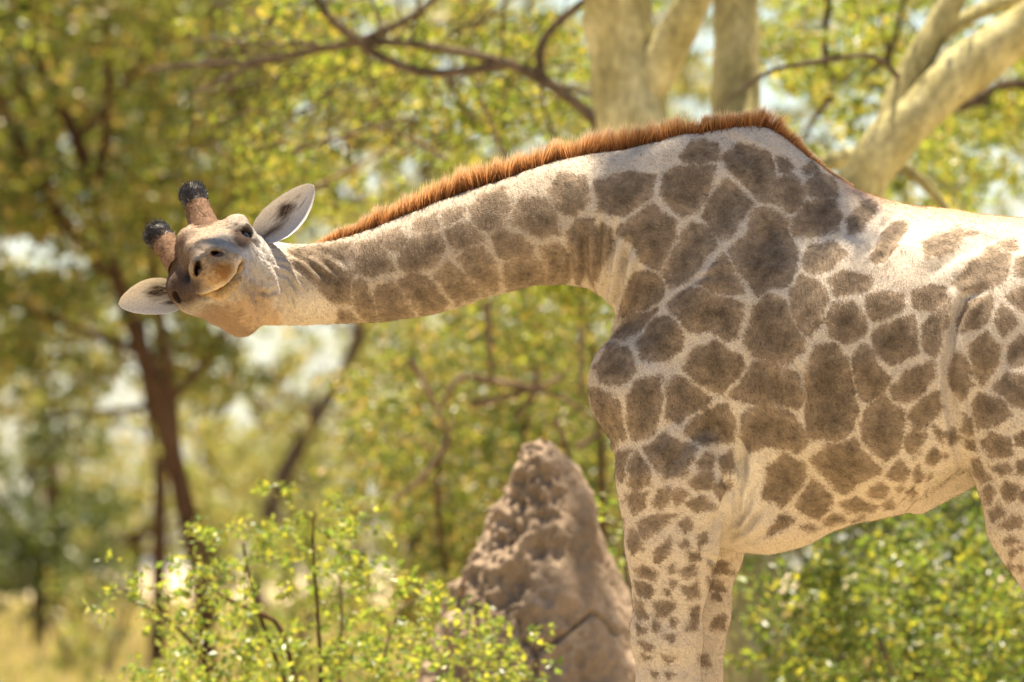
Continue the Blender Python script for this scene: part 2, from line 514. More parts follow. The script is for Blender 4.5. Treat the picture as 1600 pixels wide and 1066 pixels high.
# ------------------------------------------------------------------ coat pattern, traced patch by patch
COAT = {  # zoomed view: (origin x, origin y, factor): polygons
 (480, 160, 2.806): [
  [(215,625),(290,600),(345,655),(370,730),(290,770),(215,740)], [(300,590),(410,555),(440,600),(415,650),(350,640)],
  [(470,530),(560,495),(575,545),(540,580),(480,570)], [(410,680),(460,610),(570,580),(600,650),(560,715),(450,735),(405,715)],
  [(610,570),(680,525),(740,545),(760,595),(700,640),(650,650),(620,610)], [(715,465),(780,400),(870,380),(890,470),(850,530),(790,560),(730,510)],
  [(585,495),(650,460),(690,470),(660,515),(600,540)], [(905,500),(950,420),(1030,430),(1090,500),(1100,560),(1030,590),(960,555)],
  [(805,595),(850,555),(940,590),(990,640),(980,690),(890,690),(840,660)], [(670,690),(750,640),(800,680),(840,760),(830,820),(780,840),(720,780)],
  [(565,770),(620,715),(690,780),(750,850),(660,890),(600,830)], [(400,790),(450,750),(530,770),(570,840),(600,890),(560,920),(500,935),(440,860)],
  [(300,830),(370,795),(420,870),(450,935),(370,990),(310,990),(300,880)], [(205,800),(240,780),(270,850),(300,990),(250,990),(215,880)],
  [(-60,690),(60,690),(190,750),(190,880),(110,870),(40,790),(-20,740)], [(130,910),(190,920),(240,990),(180,1000),(130,980)],
  [(1030,640),(1100,615),(1150,660),(1155,760),(1110,800),(1050,800),(1030,700)], [(870,710),(960,690),(1020,720),(1050,800),(960,830),(890,850),(870,770)],
  [(1145,560),(1190,510),(1250,520),(1240,640),(1230,740),(1190,800),(1165,720),(1150,640)], [(1250,620),(1290,540),(1330,550),(1320,640),(1290,740),(1260,820),(1230,760)],
  [(1060,380),(1110,320),(1220,330),(1225,430),(1180,480),(1090,460)], [(-80,650),(50,635),(180,605),(200,680),(120,690),(0,680)]],
 (900, 160, 2.664): [
  [(90,330),(200,290),(320,300),(310,400),(200,470),(90,450)], [(370,300),(420,270),(570,265),(560,330),(500,440),(450,460),(370,400)],
  [(430,220),(480,170),(590,170),(590,230),(520,250),(440,240)], [(610,220),(680,180),(790,210),(820,300),(820,410),(770,400),(700,330),(640,290)],
  [(530,480),(550,400),(620,335),(700,390),(740,420),(700,470),(640,570),(600,570),(550,530)], [(830,240),(870,230),(910,270),(890,300),(840,290)],
  [(830,320),(900,300),(960,380),(940,430),(880,450),(835,410)], [(960,340),(1010,290),(1080,310),(1085,380),(1020,410),(970,390)],
  [(945,280),(990,255),(1010,280),(960,310)], [(900,490),(950,440),(1070,410),(1100,460),(1080,530),(980,560),(920,545)],
  [(940,650),(980,600),(1080,590),(1120,630),(1060,690),(990,710),(950,690)],
  [(650,630),(720,560),(740,460),(790,440),(870,480),(890,560),(910,610),(900,690),(860,750),(760,790),(700,720)],
  [(360,710),(400,640),(480,510),(540,530),(590,610),(540,640),(450,740),(390,770)], [(180,540),(320,440),(420,490),(410,560),(360,650),(340,690),(280,650),(260,600)],
  [(510,760),(560,700),(620,645),(660,690),(690,790),(640,800),(560,790)], [(385,840),(480,780),(540,800),(640,830),(685,840),(670,960),(620,980),(560,940),(480,950),(430,900)],
  [(270,1000),(330,900),(380,900),(435,960),(430,1020),(370,1075),(290,1060)], [(190,830),(230,740),(300,700),(350,740),(350,800),(280,840),(220,880),(180,890)],
  [(150,990),(220,890),(330,850),(310,890),(240,970),(190,990)], [(735,850),(800,810),(860,820),(880,900),(940,980),(940,1030),(860,1085),(750,1066),(700,1000),(720,920)],
  [(890,780),(930,720),(1000,750),(1040,820),(1010,920),(970,970),(920,920),(895,850)]],
 (1200, 280, 2.665): [
  [(245,590),(280,530),(350,520),(400,570),(400,640),(330,680),(260,650)], [(260,420),(320,380),(430,400),(420,450),(330,480),(280,490)],
  [(410,490),(460,470),(560,480),(560,530),(450,590),(420,560)], [(605,470),(680,440),(740,450),(745,500),(690,550),(620,530)],
  [(770,430),(820,380),(930,290),(1000,320),(1010,390),(960,430),(900,440),(800,460)], [(950,270),(1020,250),(1040,290),(1000,300)],
  [(1035,330),(1100,320),(1120,420),(1040,400)], [(165,800),(200,700),(270,690),(320,760),(340,850),(365,960),(340,1030),(280,1080),(180,1080),(165,950)],
  [(350,760),(400,690),(440,700),(450,770),(490,830),(480,900),(420,925),(370,880)], [(450,640),(520,590),(600,570),(615,640),(610,720),(520,765),(460,710)],
  [(515,870),(560,800),(680,770),(690,820),(650,890),(590,930),(540,920)], [(655,620),(720,550),(760,510),(740,600),(720,680),(690,740),(650,720)],
  [(600,1000),(640,930),(710,890),(720,960),(680,1010),(620,1066)], [(790,600),(840,500),(920,470),(930,530),(890,600),(800,640)],
  [(935,600),(970,515),(1020,560),(1035,610),(980,650)], [(835,690),(900,640),(950,690),(960,760),(890,850),(850,790)], [(990,480),(1066,450),(1130,480),(1110,560),(1040,530)],
  [(1000,700),(1050,660),(1120,660),(1120,770),(1010,770)], [(850,940),(880,890),(960,920),(1000,980),(960,1020),(880,1030),(850,980)],
  [(945,860),(1000,810),(1090,830),(1090,960),(1000,930)], [(760,800),(780,730),(820,760),(850,850),(800,920),(770,870)], [(805,980),(850,1000),(855,1060),(815,1050)],
  [(330,150),(420,90),(450,110),(390,200),(340,230)], [(470,240),(540,170),(580,180),(500,330),(440,330)], [(640,260),(800,200),(860,220),(760,290),(660,330)],[(150,330),(210,300),(260,320),(200,370),(160,370)]],
 (900, 540, 2.027): [
  [(60,70),(100,10),(170,10),(190,70),(140,120),(80,115)], [(40,140),(110,160),(135,230),(150,290),(110,330),(70,260)], [(160,170),(190,120),(265,105),(265,180),(250,270),(190,300),(170,250)],
  [(340,70),(370,20),(440,-10),(520,40),(520,70),(460,150),(390,120)], [(295,120),(330,110),(420,175),(400,200),(330,240),(295,230)], [(355,265),(420,210),(480,195),(500,250),(495,305),(400,310)],
  [(490,165),(560,60),(620,55),(700,90),(715,160),(700,200),(640,190),(560,185)], [(525,300),(540,230),(600,195),(660,210),(725,270),(730,320),(700,340),(620,310),(550,330)],
  [(620,380),(660,350),(720,380),(700,450),(650,510),(600,480),(610,420)], [(225,330),(290,280),(370,320),(360,360),(340,370),(340,410),(280,415),(240,370)],
  [(375,370),(410,340),(440,350),(430,395),(380,395)], [(450,360),(495,330),(500,380),(470,410)], [(355,430),(390,400),(430,405),(430,450),(380,460)],
  [(110,350),(175,335),(170,370),(140,440),(115,400)], [(190,345),(230,390),(230,430),(180,450),(165,440)], [(150,490),(180,455),(225,460),(220,510),(180,525)],
  [(250,490),(260,450),(300,445),(290,490),(265,520)], [(300,470),(330,450),(350,475),(320,500)], [(350,500),(400,480),(430,510),(380,525)], [(195,560),(260,545),(315,535),(270,580),(220,605)],
  [(160,640),(175,580),(205,590),(220,640),(180,660)], [(325,565),(350,545),(365,575),(340,590)], [(245,675),(265,630),(300,605),(290,660),(265,685)], [(320,635),(340,615),(355,635),(335,650)],
  [(180,705),(210,690),(260,720),(250,745),(190,730)], [(175,750),(200,750),(250,775),(235,800),(195,785)], [(185,810),(215,815),(235,860),(200,865)], [(255,820),(310,815),(290,850),(262,855)],
  [(190,880),(235,890),(225,910),(200,905)], [(198,930),(245,950),(220,965)], [(280,915),(325,910),(310,935)], [(265,975),(330,990),(290,1005)], [(200,975),(235,985),(215,1000)], [(230,1030),(260,1040),(245,1060)], [(285,1030),(320,1045),(295,1062)],
  [(130,540),(155,545),(150,585)], [(290,705),(310,690),(322,708),(303,720)], [(280,775),(300,770),(298,795),(284,792)], [(335,705),(370,695),(378,730),(350,735)], [(335,765),(380,755),(378,790),(350,800)], [(385,600),(410,595),(415,625),(390,640)],
  [(350,660),(390,650),(395,685),(360,685)], [(300,740),(318,745),(310,765),(296,758)],[(300,865),(325,865),(320,885),(302,882)],[(255,865),(272,870),(268,900),(254,895)],
  [(420,700),(480,690),(500,720),(430,730)], [(410,745),(470,750),(480,775),(415,770)], [(425,785),(455,780),(465,810),(430,812)], [(440,870),(470,860),(465,905),(440,905)], [(390,980),(420,975),(430,1005),(395,1012)], [(350,830),(380,820),(385,900),(355,900)],
  [(430,440),(470,425),(490,450),(450,480)]],
 (1200, 640, 2.5025): [
  [(170,200),(250,140),(330,115),(380,180),(430,240),(360,280),(290,320),(220,260)], [(360,100),(380,10),(450,-40),(540,20),(530,90),(500,170),(450,200),(400,140)],
  [(110,380),(165,275),(240,330),(240,380),(190,420),(130,400)], [(280,370),(340,345),(420,380),(410,405),(300,405)], [(385,325),(430,290),(460,310),(440,340),(400,340)], [(460,250),(500,210),(540,245),(520,275),(470,270)],
  [(540,120),(580,80),(620,100),(600,160),(560,195),(540,160)], [(615,180),(650,150),(680,180),(650,220),(620,210)], [(560,260),(590,220),(605,270),(590,300)], [(490,305),(505,295),(520,310),(505,325)],
  [(535,325),(555,308),(575,325),(555,345)], [(440,370),(480,350),(490,390),(460,400)], [(0,450),(50,415),(100,440),(50,470),(0,490)], [(215,435),(250,415),(300,430),(240,450)], [(130,460),(150,445),(195,455),(160,467)],
  [(315,435),(360,422),(380,430),(330,445)], [(650,70),(690,90),(690,130),(665,100)], [(700,100),(730,70),(760,110),(720,130)], [(685,180),(700,165),(715,180),(700,195)], [(615,270),(630,255),(645,270),(628,285)],
  [(755,20),(790,40),(800,90),(765,80)], [(770,110),(810,120),(825,160),(790,155)], [(840,120),(880,90),(950,110),(955,170),(880,185),(850,150)], [(800,200),(840,195),(860,260),(870,290),(830,290),(800,250)],
  [(880,230),(920,205),(950,240),(910,270)], [(970,100),(1015,85),(1020,140),(975,130)], [(965,200),(1015,185),(1030,260),(970,250)], [(835,320),(855,308),(880,335),(865,365),(845,355)], [(900,330),(930,290),(985,310),(980,350),(930,365)],
  [(872,400),(890,378),(920,395),(915,425),(885,432)], [(900,460),(950,420),(995,430),(990,460),(940,475)], [(915,520),(960,500),(985,515),(940,530)], [(935,555),(955,538),(978,555),(955,575)], [(930,605),(945,592),(962,612),(948,628)], [(975,610),(995,602),(1010,625),(985,640)], [(985,335),(1010,320),(1020,370),(990,375)], [(985,535),(1000,530),(1010,550),(990,555)]],
}

def poly_sd(Q, poly):
    """signed distance (positive inside) of points Q to a polygon"""
    A = np.array(poly, float); Bv = np.roll(A, -1, 0)
    best = np.full(len(Q), 1e9); ins = np.zeros(len(Q), bool)
    for a, b in zip(A, Bv):
        e = b - a; w = Q - a
        t = np.clip((w @ e) / (e @ e), 0, 1)
        best = np.minimum(best, ((w - t[:, None] * e) ** 2).sum(1))
        c = (a[1] > Q[:, 1]) != (b[1] > Q[:, 1])
        with np.errstate(divide='ignore', invalid='ignore'):
            xi = (b[0] - a[0]) * (Q[:, 1] - a[1]) / (b[1] - a[1]) + a[0]
        ins ^= c & (Q[:, 0] < xi)
    return np.where(ins, 1, -1) * np.sqrt(best)

def coat_attr(V, px, py):
    """metres inside (+) or outside (-) the nearest brown patch"""
    wob = np.stack([fbm(V, 14, 2, 11), fbm(V, 14, 2, 23)], 1) * 4.5 + np.stack([fbm(V, 46, 2, 31), fbm(V, 46, 2, 37)], 1) * 2.8
    Q = np.stack([px, py], 1) + wob
    sd = np.full(len(V), -60.0)
    for (ox, oy, f), polys in COAT.items():
        for pl in polys:
            pl = [(ox + a / f, oy + b / f) for a, b in pl]
            A = np.array(pl); lo = A.min(0) - 30; hi = A.max(0) + 30
            m = ((Q > lo) & (Q < hi)).all(1)
            if not m.any(): continue
            area = 0.5 * abs(np.dot(A[:, 0], np.roll(A[:, 1], 1)) - np.dot(A[:, 1], np.roll(A[:, 0], 1)))
            rnd = min(5.0, 0.12 * math.sqrt(area))
            d = poly_sd(Q[m], pl)
            d = d + (1.3 if area < 500 else 0) + rnd * (0.9 + 0.22 * (math.sqrt(area) > 50))
            sd[m] = np.maximum(sd[m], d)
    # beyond the frame: rump and lower legs
    rs = np.random.default_rng(3)
    gx, gy = np.meshgrid(np.arange(1590, 2100, 62), np.arange(300, 940, 66), indexing='ij')
    seeds = np.stack([gx.ravel(), gy.ravel()], 1) + rs.uniform(-20, 20, (gx.size, 2))
    gx, gy = np.meshgrid(np.arange(980, 2000, 34), np.arange(1085, 1500, 38), indexing='ij')
    seeds2 = np.stack([gx.ravel(), gy.ravel()], 1) + rs.uniform(-13, 13, (gx.size, 2))
    for m, sset, gap in (((Q[:, 0] > 1606) & (Q[:, 1] < 960), seeds, 7.0), (Q[:, 1] >= 1075, seeds2, 7.0)):
        if not m.any(): continue
        q = Q[m]
        d1 = np.full(len(q), 1e9); d2 = d1.copy()
        for s in sset:
            d = np.sqrt(((q - s) ** 2).sum(1))
            d2 = np.minimum(d2, np.maximum(d, d1)); d1 = np.minimum(d1, d)
        sd[m] = (d2 - d1) / 2 - gap
    low = np.clip((py - 1300) / 200, 0, 1)
    return (sd - low * 40) / PXM

# skin folds on the near side: pixel polyline, half width px, depth px
FOLDS = [
 ([(913,360),(917,449)], 7, 9), ([(936,340),(934,456)], 7, 12), ([(958,352),(952,410),(946,471)], 7, 14), ([(980,382),(966,440),(962,486)], 7, 15), ([(1016,390),(988,440),(972,500)], 8, 4), ([(1050,420),(1010,470),(985,530)], 10, 2),
 ([(890,395),(893,444)], 6, 3), ([(868,400),(870,442)], 6, 2.5),
 ([(427,396),(452,408),(482,436)], 4, 4), ([(430,408),(455,421),(478,447)], 4, 4), ([(445,393),(480,408),(515,440)], 4.5, 4), ([(466,392),(500,404),(535,432)], 5, 2.5), ([(432,420),(452,434),(470,460)], 4, 3), ([(490,388),(520,400),(548,420)], 5, 2),
 ([(426,410),(437,432),(444,456),(440,480),(428,500)], 5, 6), ([(447,470),(455,486),(448,500)], 4, 3), ([(458,462),(463,480),(460,500)], 4, 2.5),
 ([(1163,690),(1158,747),(1151,806),(1130,842)], 7, 10), ([(1190,795),(1162,828),(1137,845)], 5, 8), ([(1176,750),(1166,800),(1145,835)], 5, 7), ([(1230,820),(1185,838),(1140,850)], 5, 4),
 ([(1150,640),(1152,690),(1158,740)], 8, 4), ([(1128,735),(1142,765),(1130,800),(1110,830)], 8, 9),
 ([(1540,452),(1508,466),(1491,510),(1482,560),(1484,610),(1492,660),(1507,725)], 8, 11), ([(1530,462),(1505,490)], 4, 3), ([(1476,540),(1473,590),(1480,650),(1496,720)], 5, 3),
 ([(1398,335),(1376,356),(1362,384),(1346,400)], 5, 4), ([(1430,342),(1402,366),(1385,396),(1372,408)], 6, 3.2), ([(1500,352),(1462,366),(1440,372)], 6, 1.5), ([(1560,370),(1500,395),(1450,430)], 9, 4),
 ([(1240,560),(1262,610),(1264,700)], 5, 4), ([(1205,575),(1215,610),(1220,640)], 6, 6), ([(1175,320),(1095,450),(1015,560)], 22, -7), ([(1195,345),(1180,450),(1168,560),(1160,640)], 14, 6), ([(1325,430),(1345,560),(1335,690)], 20, -4), ([(1400,450),(1425,560),(1415,690)], 20, -4), ([(1120,660),(1075,690),(1040,740)], 12, 5),
 ([(1130,430),(1085,440),(1040,480)], 5, 1.5), ([(1120,190),(1200,235)], 8, -2),
 ([(1400,800),(1425,775),(1440,750)], 5, 4), ([(1415,803),(1440,780)], 4, 4), ([(1100,870),(1125,880),(1150,872)], 4, 3),
]
# folds of the face: the same, with how far forward they lie
FACE_FOLDS = [
 ([(379,411),(372,428),(360,444),(344,454),(318,465),(306,462)], 3.4, 9.0, .15),
 ([(352,374),(366,384),(382,386)], 2.5, .8, -.1), ([(348,380),(364,391),(384,394)], 2.5, .8, -.1), ([(392,372),(404,390),(412,410)], 3, 3, -.2), ([(400,376),(412,394),(420,412)], 3, 2.5, -.2),
 ([(403,455),(420,459),(434,450)], 4, 3.5, -.2), ([(384,445),(398,460),(404,475)], 5, 2.5, -.2), ([(330,398),(322,408)], 4, 2.5, .2), ([(383,404),(386,418),(382,432)], 3, 3, .05), ([(390,412),(393,428),(387,444)], 3, 2.2, 0), ([(300,470),(318,478),(338,480)], 4, 2.5, .0), ([(362,452),(370,462),(372,474)], 3, 1.8, .05), ([(350,462),(356,474),(356,486)], 3, 1.6, .0), ([(322,396),(312,388),(300,384)], 3, 1.8, .1), ([(290,372),(295,388),(300,402)], 6, -2, -.1),
]

def polyline_dist(Q, pts):
    best = np.full(len(Q), 1e9); tt = np.zeros(len(Q))
    n = len(pts) - 1
    for i in range(n):
        a = np.array(pts[i], float); b = np.array(pts[i + 1], float)
        e = b - a; t = np.clip(((Q - a) @ e) / (e @ e), 0, 1)
        d = ((Q - a - t[:, None] * e) ** 2).sum(1)
        m = d < best
        best[m] = d[m]; tt[m] = (i + t[m]) / n
    return np.sqrt(best), tt

def refine(V, F, vm):
    """split the quads of the head in four and settle the new points on the implicit surface"""
    fm = vm[F].all(1)
    A = F[fm]; n = len(V)
    E = np.sort(np.stack([A, np.roll(A, -1, 1)], -1).reshape(-1, 2), 1)
    ek = E[:, 0].astype(np.int64) * n + E[:, 1]
    uk, inv, cnt = np.unique(ek, return_inverse=True, return_counts=True)
    mid = (V[uk // n] + V[uk % n]) / 2
    cen = V[A].mean(1)
    new = np.concatenate([mid, cen])
    move = np.concatenate([cnt == 2, np.ones(len(cen), bool)])
    mi = np.where(move)[0]
    def settle(P):
        for a in range(0, len(P), 4000):
            Q = P[a:a + 4000]; h = .0015
            for it in range(2):
                d = sdf(Q)
                g = np.stack([sdf(Q + h * np.eye(3)[i]) - sdf(Q - h * np.eye(3)[i]) for i in range(3)], 1) / (2 * h)
                g2 = (g * g).sum(1) + 1e-6
                st = np.clip(d / g2, -.003, .003)[:, None] * g
                Q = Q - st
            P[a:a + 4000] = Q
        return P
    o = np.argsort(new[mi][:, 0]); mi = mi[o]
    new[mi] = settle(new[mi].copy())
    inner = np.unique(A)
    bnd = np.unique(np.concatenate([uk[cnt == 1] // n, uk[cnt == 1] % n]))
    inner = np.setdiff1d(inner, bnd); inner = inner[np.argsort(V[inner][:, 0])]
    V = V.copy(); V[inner] = settle(V[inner].copy())
    e = inv.reshape(-1, 4) + n; c = np.arange(len(A)) + n + len(uk)
    Q = np.concatenate([np.stack([A[:, k], e[:, k], c, e[:, k - 1]], 1) for k in range(4)])
    return np.concatenate([V, new]), np.concatenate([F[~fm], Q])

def build_giraffe():
    lo = (W(180, 0)[0], -.60, -.02); hi = (W(2090, 0)[0], .48, W(0, 160)[2])
    V, F = sparse_surface(lo, hi, GIRAFFE_VOXEL)
    px, py = to_px(V)
    V, F = refine(V, F, (px < 462))
    nrm = vert_normals(V, F)
    px, py = to_px(V)
    near = np.clip(-nrm[:, 1] * 3 + 0.3, 0, 1)
    Q = np.stack([px, py], 1)
    disp = np.zeros(len(V))
    isface = (px < 450) & (V[:, 1] < -.02)
    for pts, hw, dep in FOLDS:
        A = np.array(pts); m = (Q > A.min(0) - 40).all(1) & (Q < A.max(0) + 40).all(1)
        d, t = polyline_dist(Q[m], pts)
        env = np.clip(np.minimum(t, 1 - t) * 4 + .15, 0, 1)
        disp[m] += -dep / PXM * env * (np.exp(-(d / hw) ** 2) - 0.45 * np.exp(-((d - 2.0 * hw) / hw) ** 2)) * near[m]
    for pts, hw, dep, wmin in FACE_FOLDS:
        A = np.array(pts); m = (Q > A.min(0) - 20).all(1) & (Q < A.max(0) + 20).all(1) & (V[:, 1] < EYE_Y - wmin)
        d, t = polyline_dist(Q[m], pts)
        env = np.clip(np.minimum(t, 1 - t) * 5 + .2, 0, 1)
        disp[m] += -dep / PXM * env * (np.exp(-(d / hw) ** 2) - 0.35 * np.exp(-((d - 2.0 * hw) / hw) ** 2)) * np.clip(near[m], 0, 1)
    body = np.clip((px - 470) / 80, 0, 1)
    disp += (1 - body) * (fbm(V, 26, 2, 48) * .0022 + (1 - np.abs(fbm(V * np.array([1, 1, 1.6]), 70, 2, 52))) * .0022 - .0014)
    disp += body * (fbm(V, 9, 2, 40) * .0045 + fbm(V, 34, 2, 44) * .0012)
    V = V + nrm * disp[:, None]
    nrm = vert_normals(V, F)
    patch = coat_attr(V, px, py)
    # ---- colours of the pale ground coat and of the brown patches
    pale = np.empty((len(V), 4)); pale[:, 3] = 1
    g = lambda c: np.array(c, float)
    pale[:, :3] = g((.44, .375, .30))
    nk = np.clip((1010 - px) / 160, 0, 1)[:, None]
    pale[:, :3] = pale[:, :3] * (1 - nk) + g((.35, .29, .22)) * nk
    bel = np.clip((py - 560) / 250, 0, 1)[:, None]
    pale[:, :3] = pale[:, :3] * (1 - bel) + g((.46, .38, .29)) * bel
    arm = np.exp(-(((px - 1160) / 40) ** 2 + ((py - 760) / 70) ** 2))[:, None] * (V[:, 1] < 0)[:, None]
    pale[:, :3] += arm * g((.12, .13, .13))
    dark = np.empty((len(V), 4)); dark[:, 3] = 1
    dark[:, :3] = g((.166, .123, .084))
    dn = (fbm(V, 6, 2, 61) * .5 + .5)[:, None]
    dark[:, :3] *= (0.86 + .28 * dn)
    # warm saddle of the back
    top = np.clip((px - 1290) / 40, 0, 1) * np.exp(-np.clip((Vtop_dist(px, py)), 0, 200) / 14)
    top = top[:, None]
    pale[:, :3] = pale[:, :3] * (1 - .75 * top) + g((.40, .20, .09)) * .75 * top
    # head
    hx = px; hy = py; wv = EYE_Y - V[:, 1]
    hm = np.clip((452 - px) / 18, 0, 1) * np.clip((V[:, 1] < .06) * 1.0, 0, 1)
    wob = fbm(V, 40, 3, 77)
    u = ((hx - 331) - (hy - 413)) / math.sqrt(2); v = (-(hx - 331) - (hy - 413)) / math.sqrt(2)
    hc = np.tile(g((.275, .24, .20)), (len(V), 1))
    def blend(mask, col):
        nonlocal hc
        mk = np.clip(mask, 0, 1)[:, None]
        hc = hc * (1 - mk) + g(col) * mk
    sm = lambda x: np.clip(x, 0, 1)
    blend(sm(.4 + wob * 1.0) * .6, (.19, .155, .125))
    blend(sm((v - 12 + wob * 10) / 22) * .85, (.25, .18, .12))                            # forehead
    for sg in ([(328, 358), (297, 294)], [(284, 414), (240, 359)]):                          # horn bases
        hd, _ = polyline_dist(Q, sg); blend(sm((30 - hd + wob * 8) / 9) * sm((v - 40 + wob * 6) / 9) * (wv < .04), (.11, .062, .034))
    blend(sm((-v - 52 + wob * 16) / 26) * sm((.27 - wv) / .05), (.32, .225, .14))           # jaw
    blend(sm(((-u) - 15 + wob * 12) / 18) * sm((-v - 30) / 15) * sm((.25 - wv) / .05) * .85, (.16, .105, .065))
    blend(np.exp(-(((hx - 286) / 9) ** 2 + ((hy - 376) / 16) ** 2)), (.14, .085, .055))
    blend(sm((u - 20 + wob * 12) / 16) * sm((-v + 8 + wob * 10) / 20) * sm((.27 - wv) / .05) * .6, (.42, .40, .385))  # pale cheek, its cool skylight put into the colour
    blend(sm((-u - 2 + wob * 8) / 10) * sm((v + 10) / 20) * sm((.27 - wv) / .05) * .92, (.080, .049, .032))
    wob2 = fbm(V, 95, 3, 99)
    blend(sm(wob2 * 1.6 - .1) * .45, (.15, .115, .085))
    mz = sm((wv - .262 + wob * .012) / .03)
    blend(mz, (.30, .215, .125))
    blend(mz * np.exp(-(((hx - 342) / 24) ** 2 + ((hy - 424) / 21) ** 2)) * (1.0 + wob * .7), (.16, .078, .026))
    blend(mz * sm(1.2 - np.hypot((hx - 372) / 8, (hy - 410) / 10)) * .8, (.46, .39, .30))  # painted highlight on the one lip lobe that catches the sun
    for (ex, ey), ax, big in (((339, 396), (.93, .12), .80), ((309, 419), (-.16, .98), 1.0)):
        al = (hx - ex) * ax[0] + (hy - ey) * ax[1]; ac = (hx - ex) * ax[1] - (hy - ey) * ax[0]
        rr = np.hypot(al / (13 * big), ac / (7.0 * big))
        blend(mz * sm(2.1 - rr) * .55, (.22, .15, .09))
        blend(sm((1.12 - rr) * 4) * (wv > .25), (.06, .038, .027))
    stip = sm(fbm(V, 150, 2, 123) * 1.8)
    blend(mz * stip * .55, (.13, .068, .026))
    dl, _ = polyline_dist(Q, [(376, 402), (368, 424), (356, 440), (340, 448), (318, 458)])
    blend(mz * np.exp(-(dl / 4) ** 2) * .7, (.50, .40, .27))
    d, t = polyline_dist(Q, FACE_FOLDS[0][0])
    blend(np.exp(-(d / 2.6) ** 2) * (wv > .15) * 1.0, (.05, .03, .016))  # shadow of the mouth crease painted into the colour
    blend(np.exp(-((d - 3) / 4) ** 2) * mz * .25 * (hy > 440), (.5, .33, .1))
    blend(np.exp(-(((hx - 371) / 10) ** 2 + ((hy - 363) / 8) ** 2)) * (wv > -.05) * .8, (.09, .06, .045))  # dark tear line, with the shade under the brow painted in
    blend(np.exp(-(((hx - 276) / 13) ** 2 + ((hy - 455) / 15) ** 2)) * .9, (.05, .032, .024))
    for (c, e), rr in zip(EYES, (19, 28)):
        ex, ey = to_px(c[None]);
        blend(np.exp(-(((hx - ex[0]) ** 2 + (hy - ey[0]) ** 2) / rr ** 2) ** 1.5) * (wv > -.05) * 1.25, (.045, .028, .020))
    hm = hm[:, None]
    pale[:, :3] = pale[:, :3] * (1 - hm) + hc * hm
    patch = np.where(hm[:, 0] > .6, -.1, patch)
    # throat patch is creamy, hooves dark
    thr = np.exp(-(((px - 488) / 42) ** 2 + ((py - 476) / 24) ** 2))[:, None]
    pale[:, :3] = pale[:, :3] * (1 - thr) + g((.48, .415, .335)) * thr
    hoof = np.clip((.11 - V[:, 2]) / .02, 0, 1)[:, None]
    pale[:, :3] = pale[:, :3] * (1 - hoof) + g((.05, .04, .035)) * hoof

    mat = coat_material()
    root = empty('giraffe', (W(1300, 900)[0], 0, 0))
    tag(root, 'giraffe leaning its long neck out level and turning its tilted face to look', 'giraffe')
    body = mesh_np('body', V, F, mat, root, True, {'patch': ('FLOAT', patch), 'pale': ('FLOAT_COLOR', pale), 'dark': ('FLOAT_COLOR', dark)})
    return root, V, F, nrm, patch, pale, dark, px, py

def Vtop_dist(px, py):
    tx = [1160, 1200, 1240, 1290, 1340, 1400, 1460, 1540, 1620, 1800, 1980]
    ty = [196, 200, 228, 265, 297, 318, 326, 336, 345, 365, 425]
    return py - np.interp(px, tx, ty)

def coat_material():
    m, nt, out = new_mat('giraffe_coat')
    pa = N(nt, 'ShaderNodeAttribute', attribute_name='patch')
    pl = N(nt, 'ShaderNodeAttribute', attribute_name='pale')
    dk = N(nt, 'ShaderNodeAttribute', attribute_name='dark')
    tc = N(nt, 'ShaderNodeTexCoord')
    n1 = N(nt, 'ShaderNodeTexNoise', inp={'Scale': 130.0, 'Detail': 3.0, 'Roughness': 0.7})
    n2 = N(nt, 'ShaderNodeTexNoise', inp={'Scale': 330.0, 'Detail': 2.0, 'Roughness': 0.7})
    for n in (n1, n2): L(nt, tc.outputs['Object'], n.inputs[0])
    a = N(nt, 'ShaderNodeMath', operation='MULTIPLY_ADD', inp={1: 0.026, 2: -0.013}); L(nt, n1.outputs[0], a.inputs[0])
    b = N(nt, 'ShaderNodeMath', operation='ADD'); L(nt, pa.outputs['Fac'], b.inputs[0]); L(nt, a.outputs[0], b.inputs[1])
    f = N(nt, 'ShaderNodeMapRange', interpolation_type='SMOOTHSTEP', inp={1: -0.006, 2: 0.0075}); L(nt, b.outputs[0], f.inputs[0])
    core = N(nt, 'ShaderNodeMapRange', inp={1: 0.0, 2: 0.05, 3: 1.25, 4: 0.70}); L(nt, b.outputs[0], core.inputs[0])
    dcol = mixc(nt, 1.0, dk.outputs['Color'], core.outputs[0], 'MULTIPLY')
    n3 = N(nt, 'ShaderNodeTexNoise', inp={'Scale': 34.0, 'Detail': 5.0, 'Roughness': 0.65}); L(nt, tc.outputs['Object'], n3.inputs[0])
    mo = ramp(nt, n3.outputs[0], [(0.28, (.60, .59, .58)), (0.5, (1, 1, 1)), (0.72, (1.45, 1.45, 1.45))])
    dcol = mixc(nt, 1.0, dcol, mo.outputs[0], 'MULTIPLY')
    col = mixc(nt, f.outputs[0], pl.outputs['Color'], dcol)
    sp = ramp(nt, n2.outputs[0], [(0.25, (0.62, 0.60, 0.58)), (0.5, (1, 1, 1)), (0.75, (1.3, 1.3, 1.3))])
    col = mixc(nt, 0.8, col, sp.outputs[0], 'MULTIPLY')
    bs = N(nt, 'ShaderNodeBsdfPrincipled', inp={'Roughness': 0.8, 'Specular IOR Level': 0.08})
    L(nt, col, bs.inputs['Base Color'])
    bp = N(nt, 'ShaderNodeBump', inp={'Strength': 0.45, 'Distance': 0.004})
    L(nt, n2.outputs[0], bp.inputs['Height']); L(nt, bp.outputs[0], bs.inputs['Normal'])
    L(nt, bs.outputs[0], out.inputs[0])
    return m

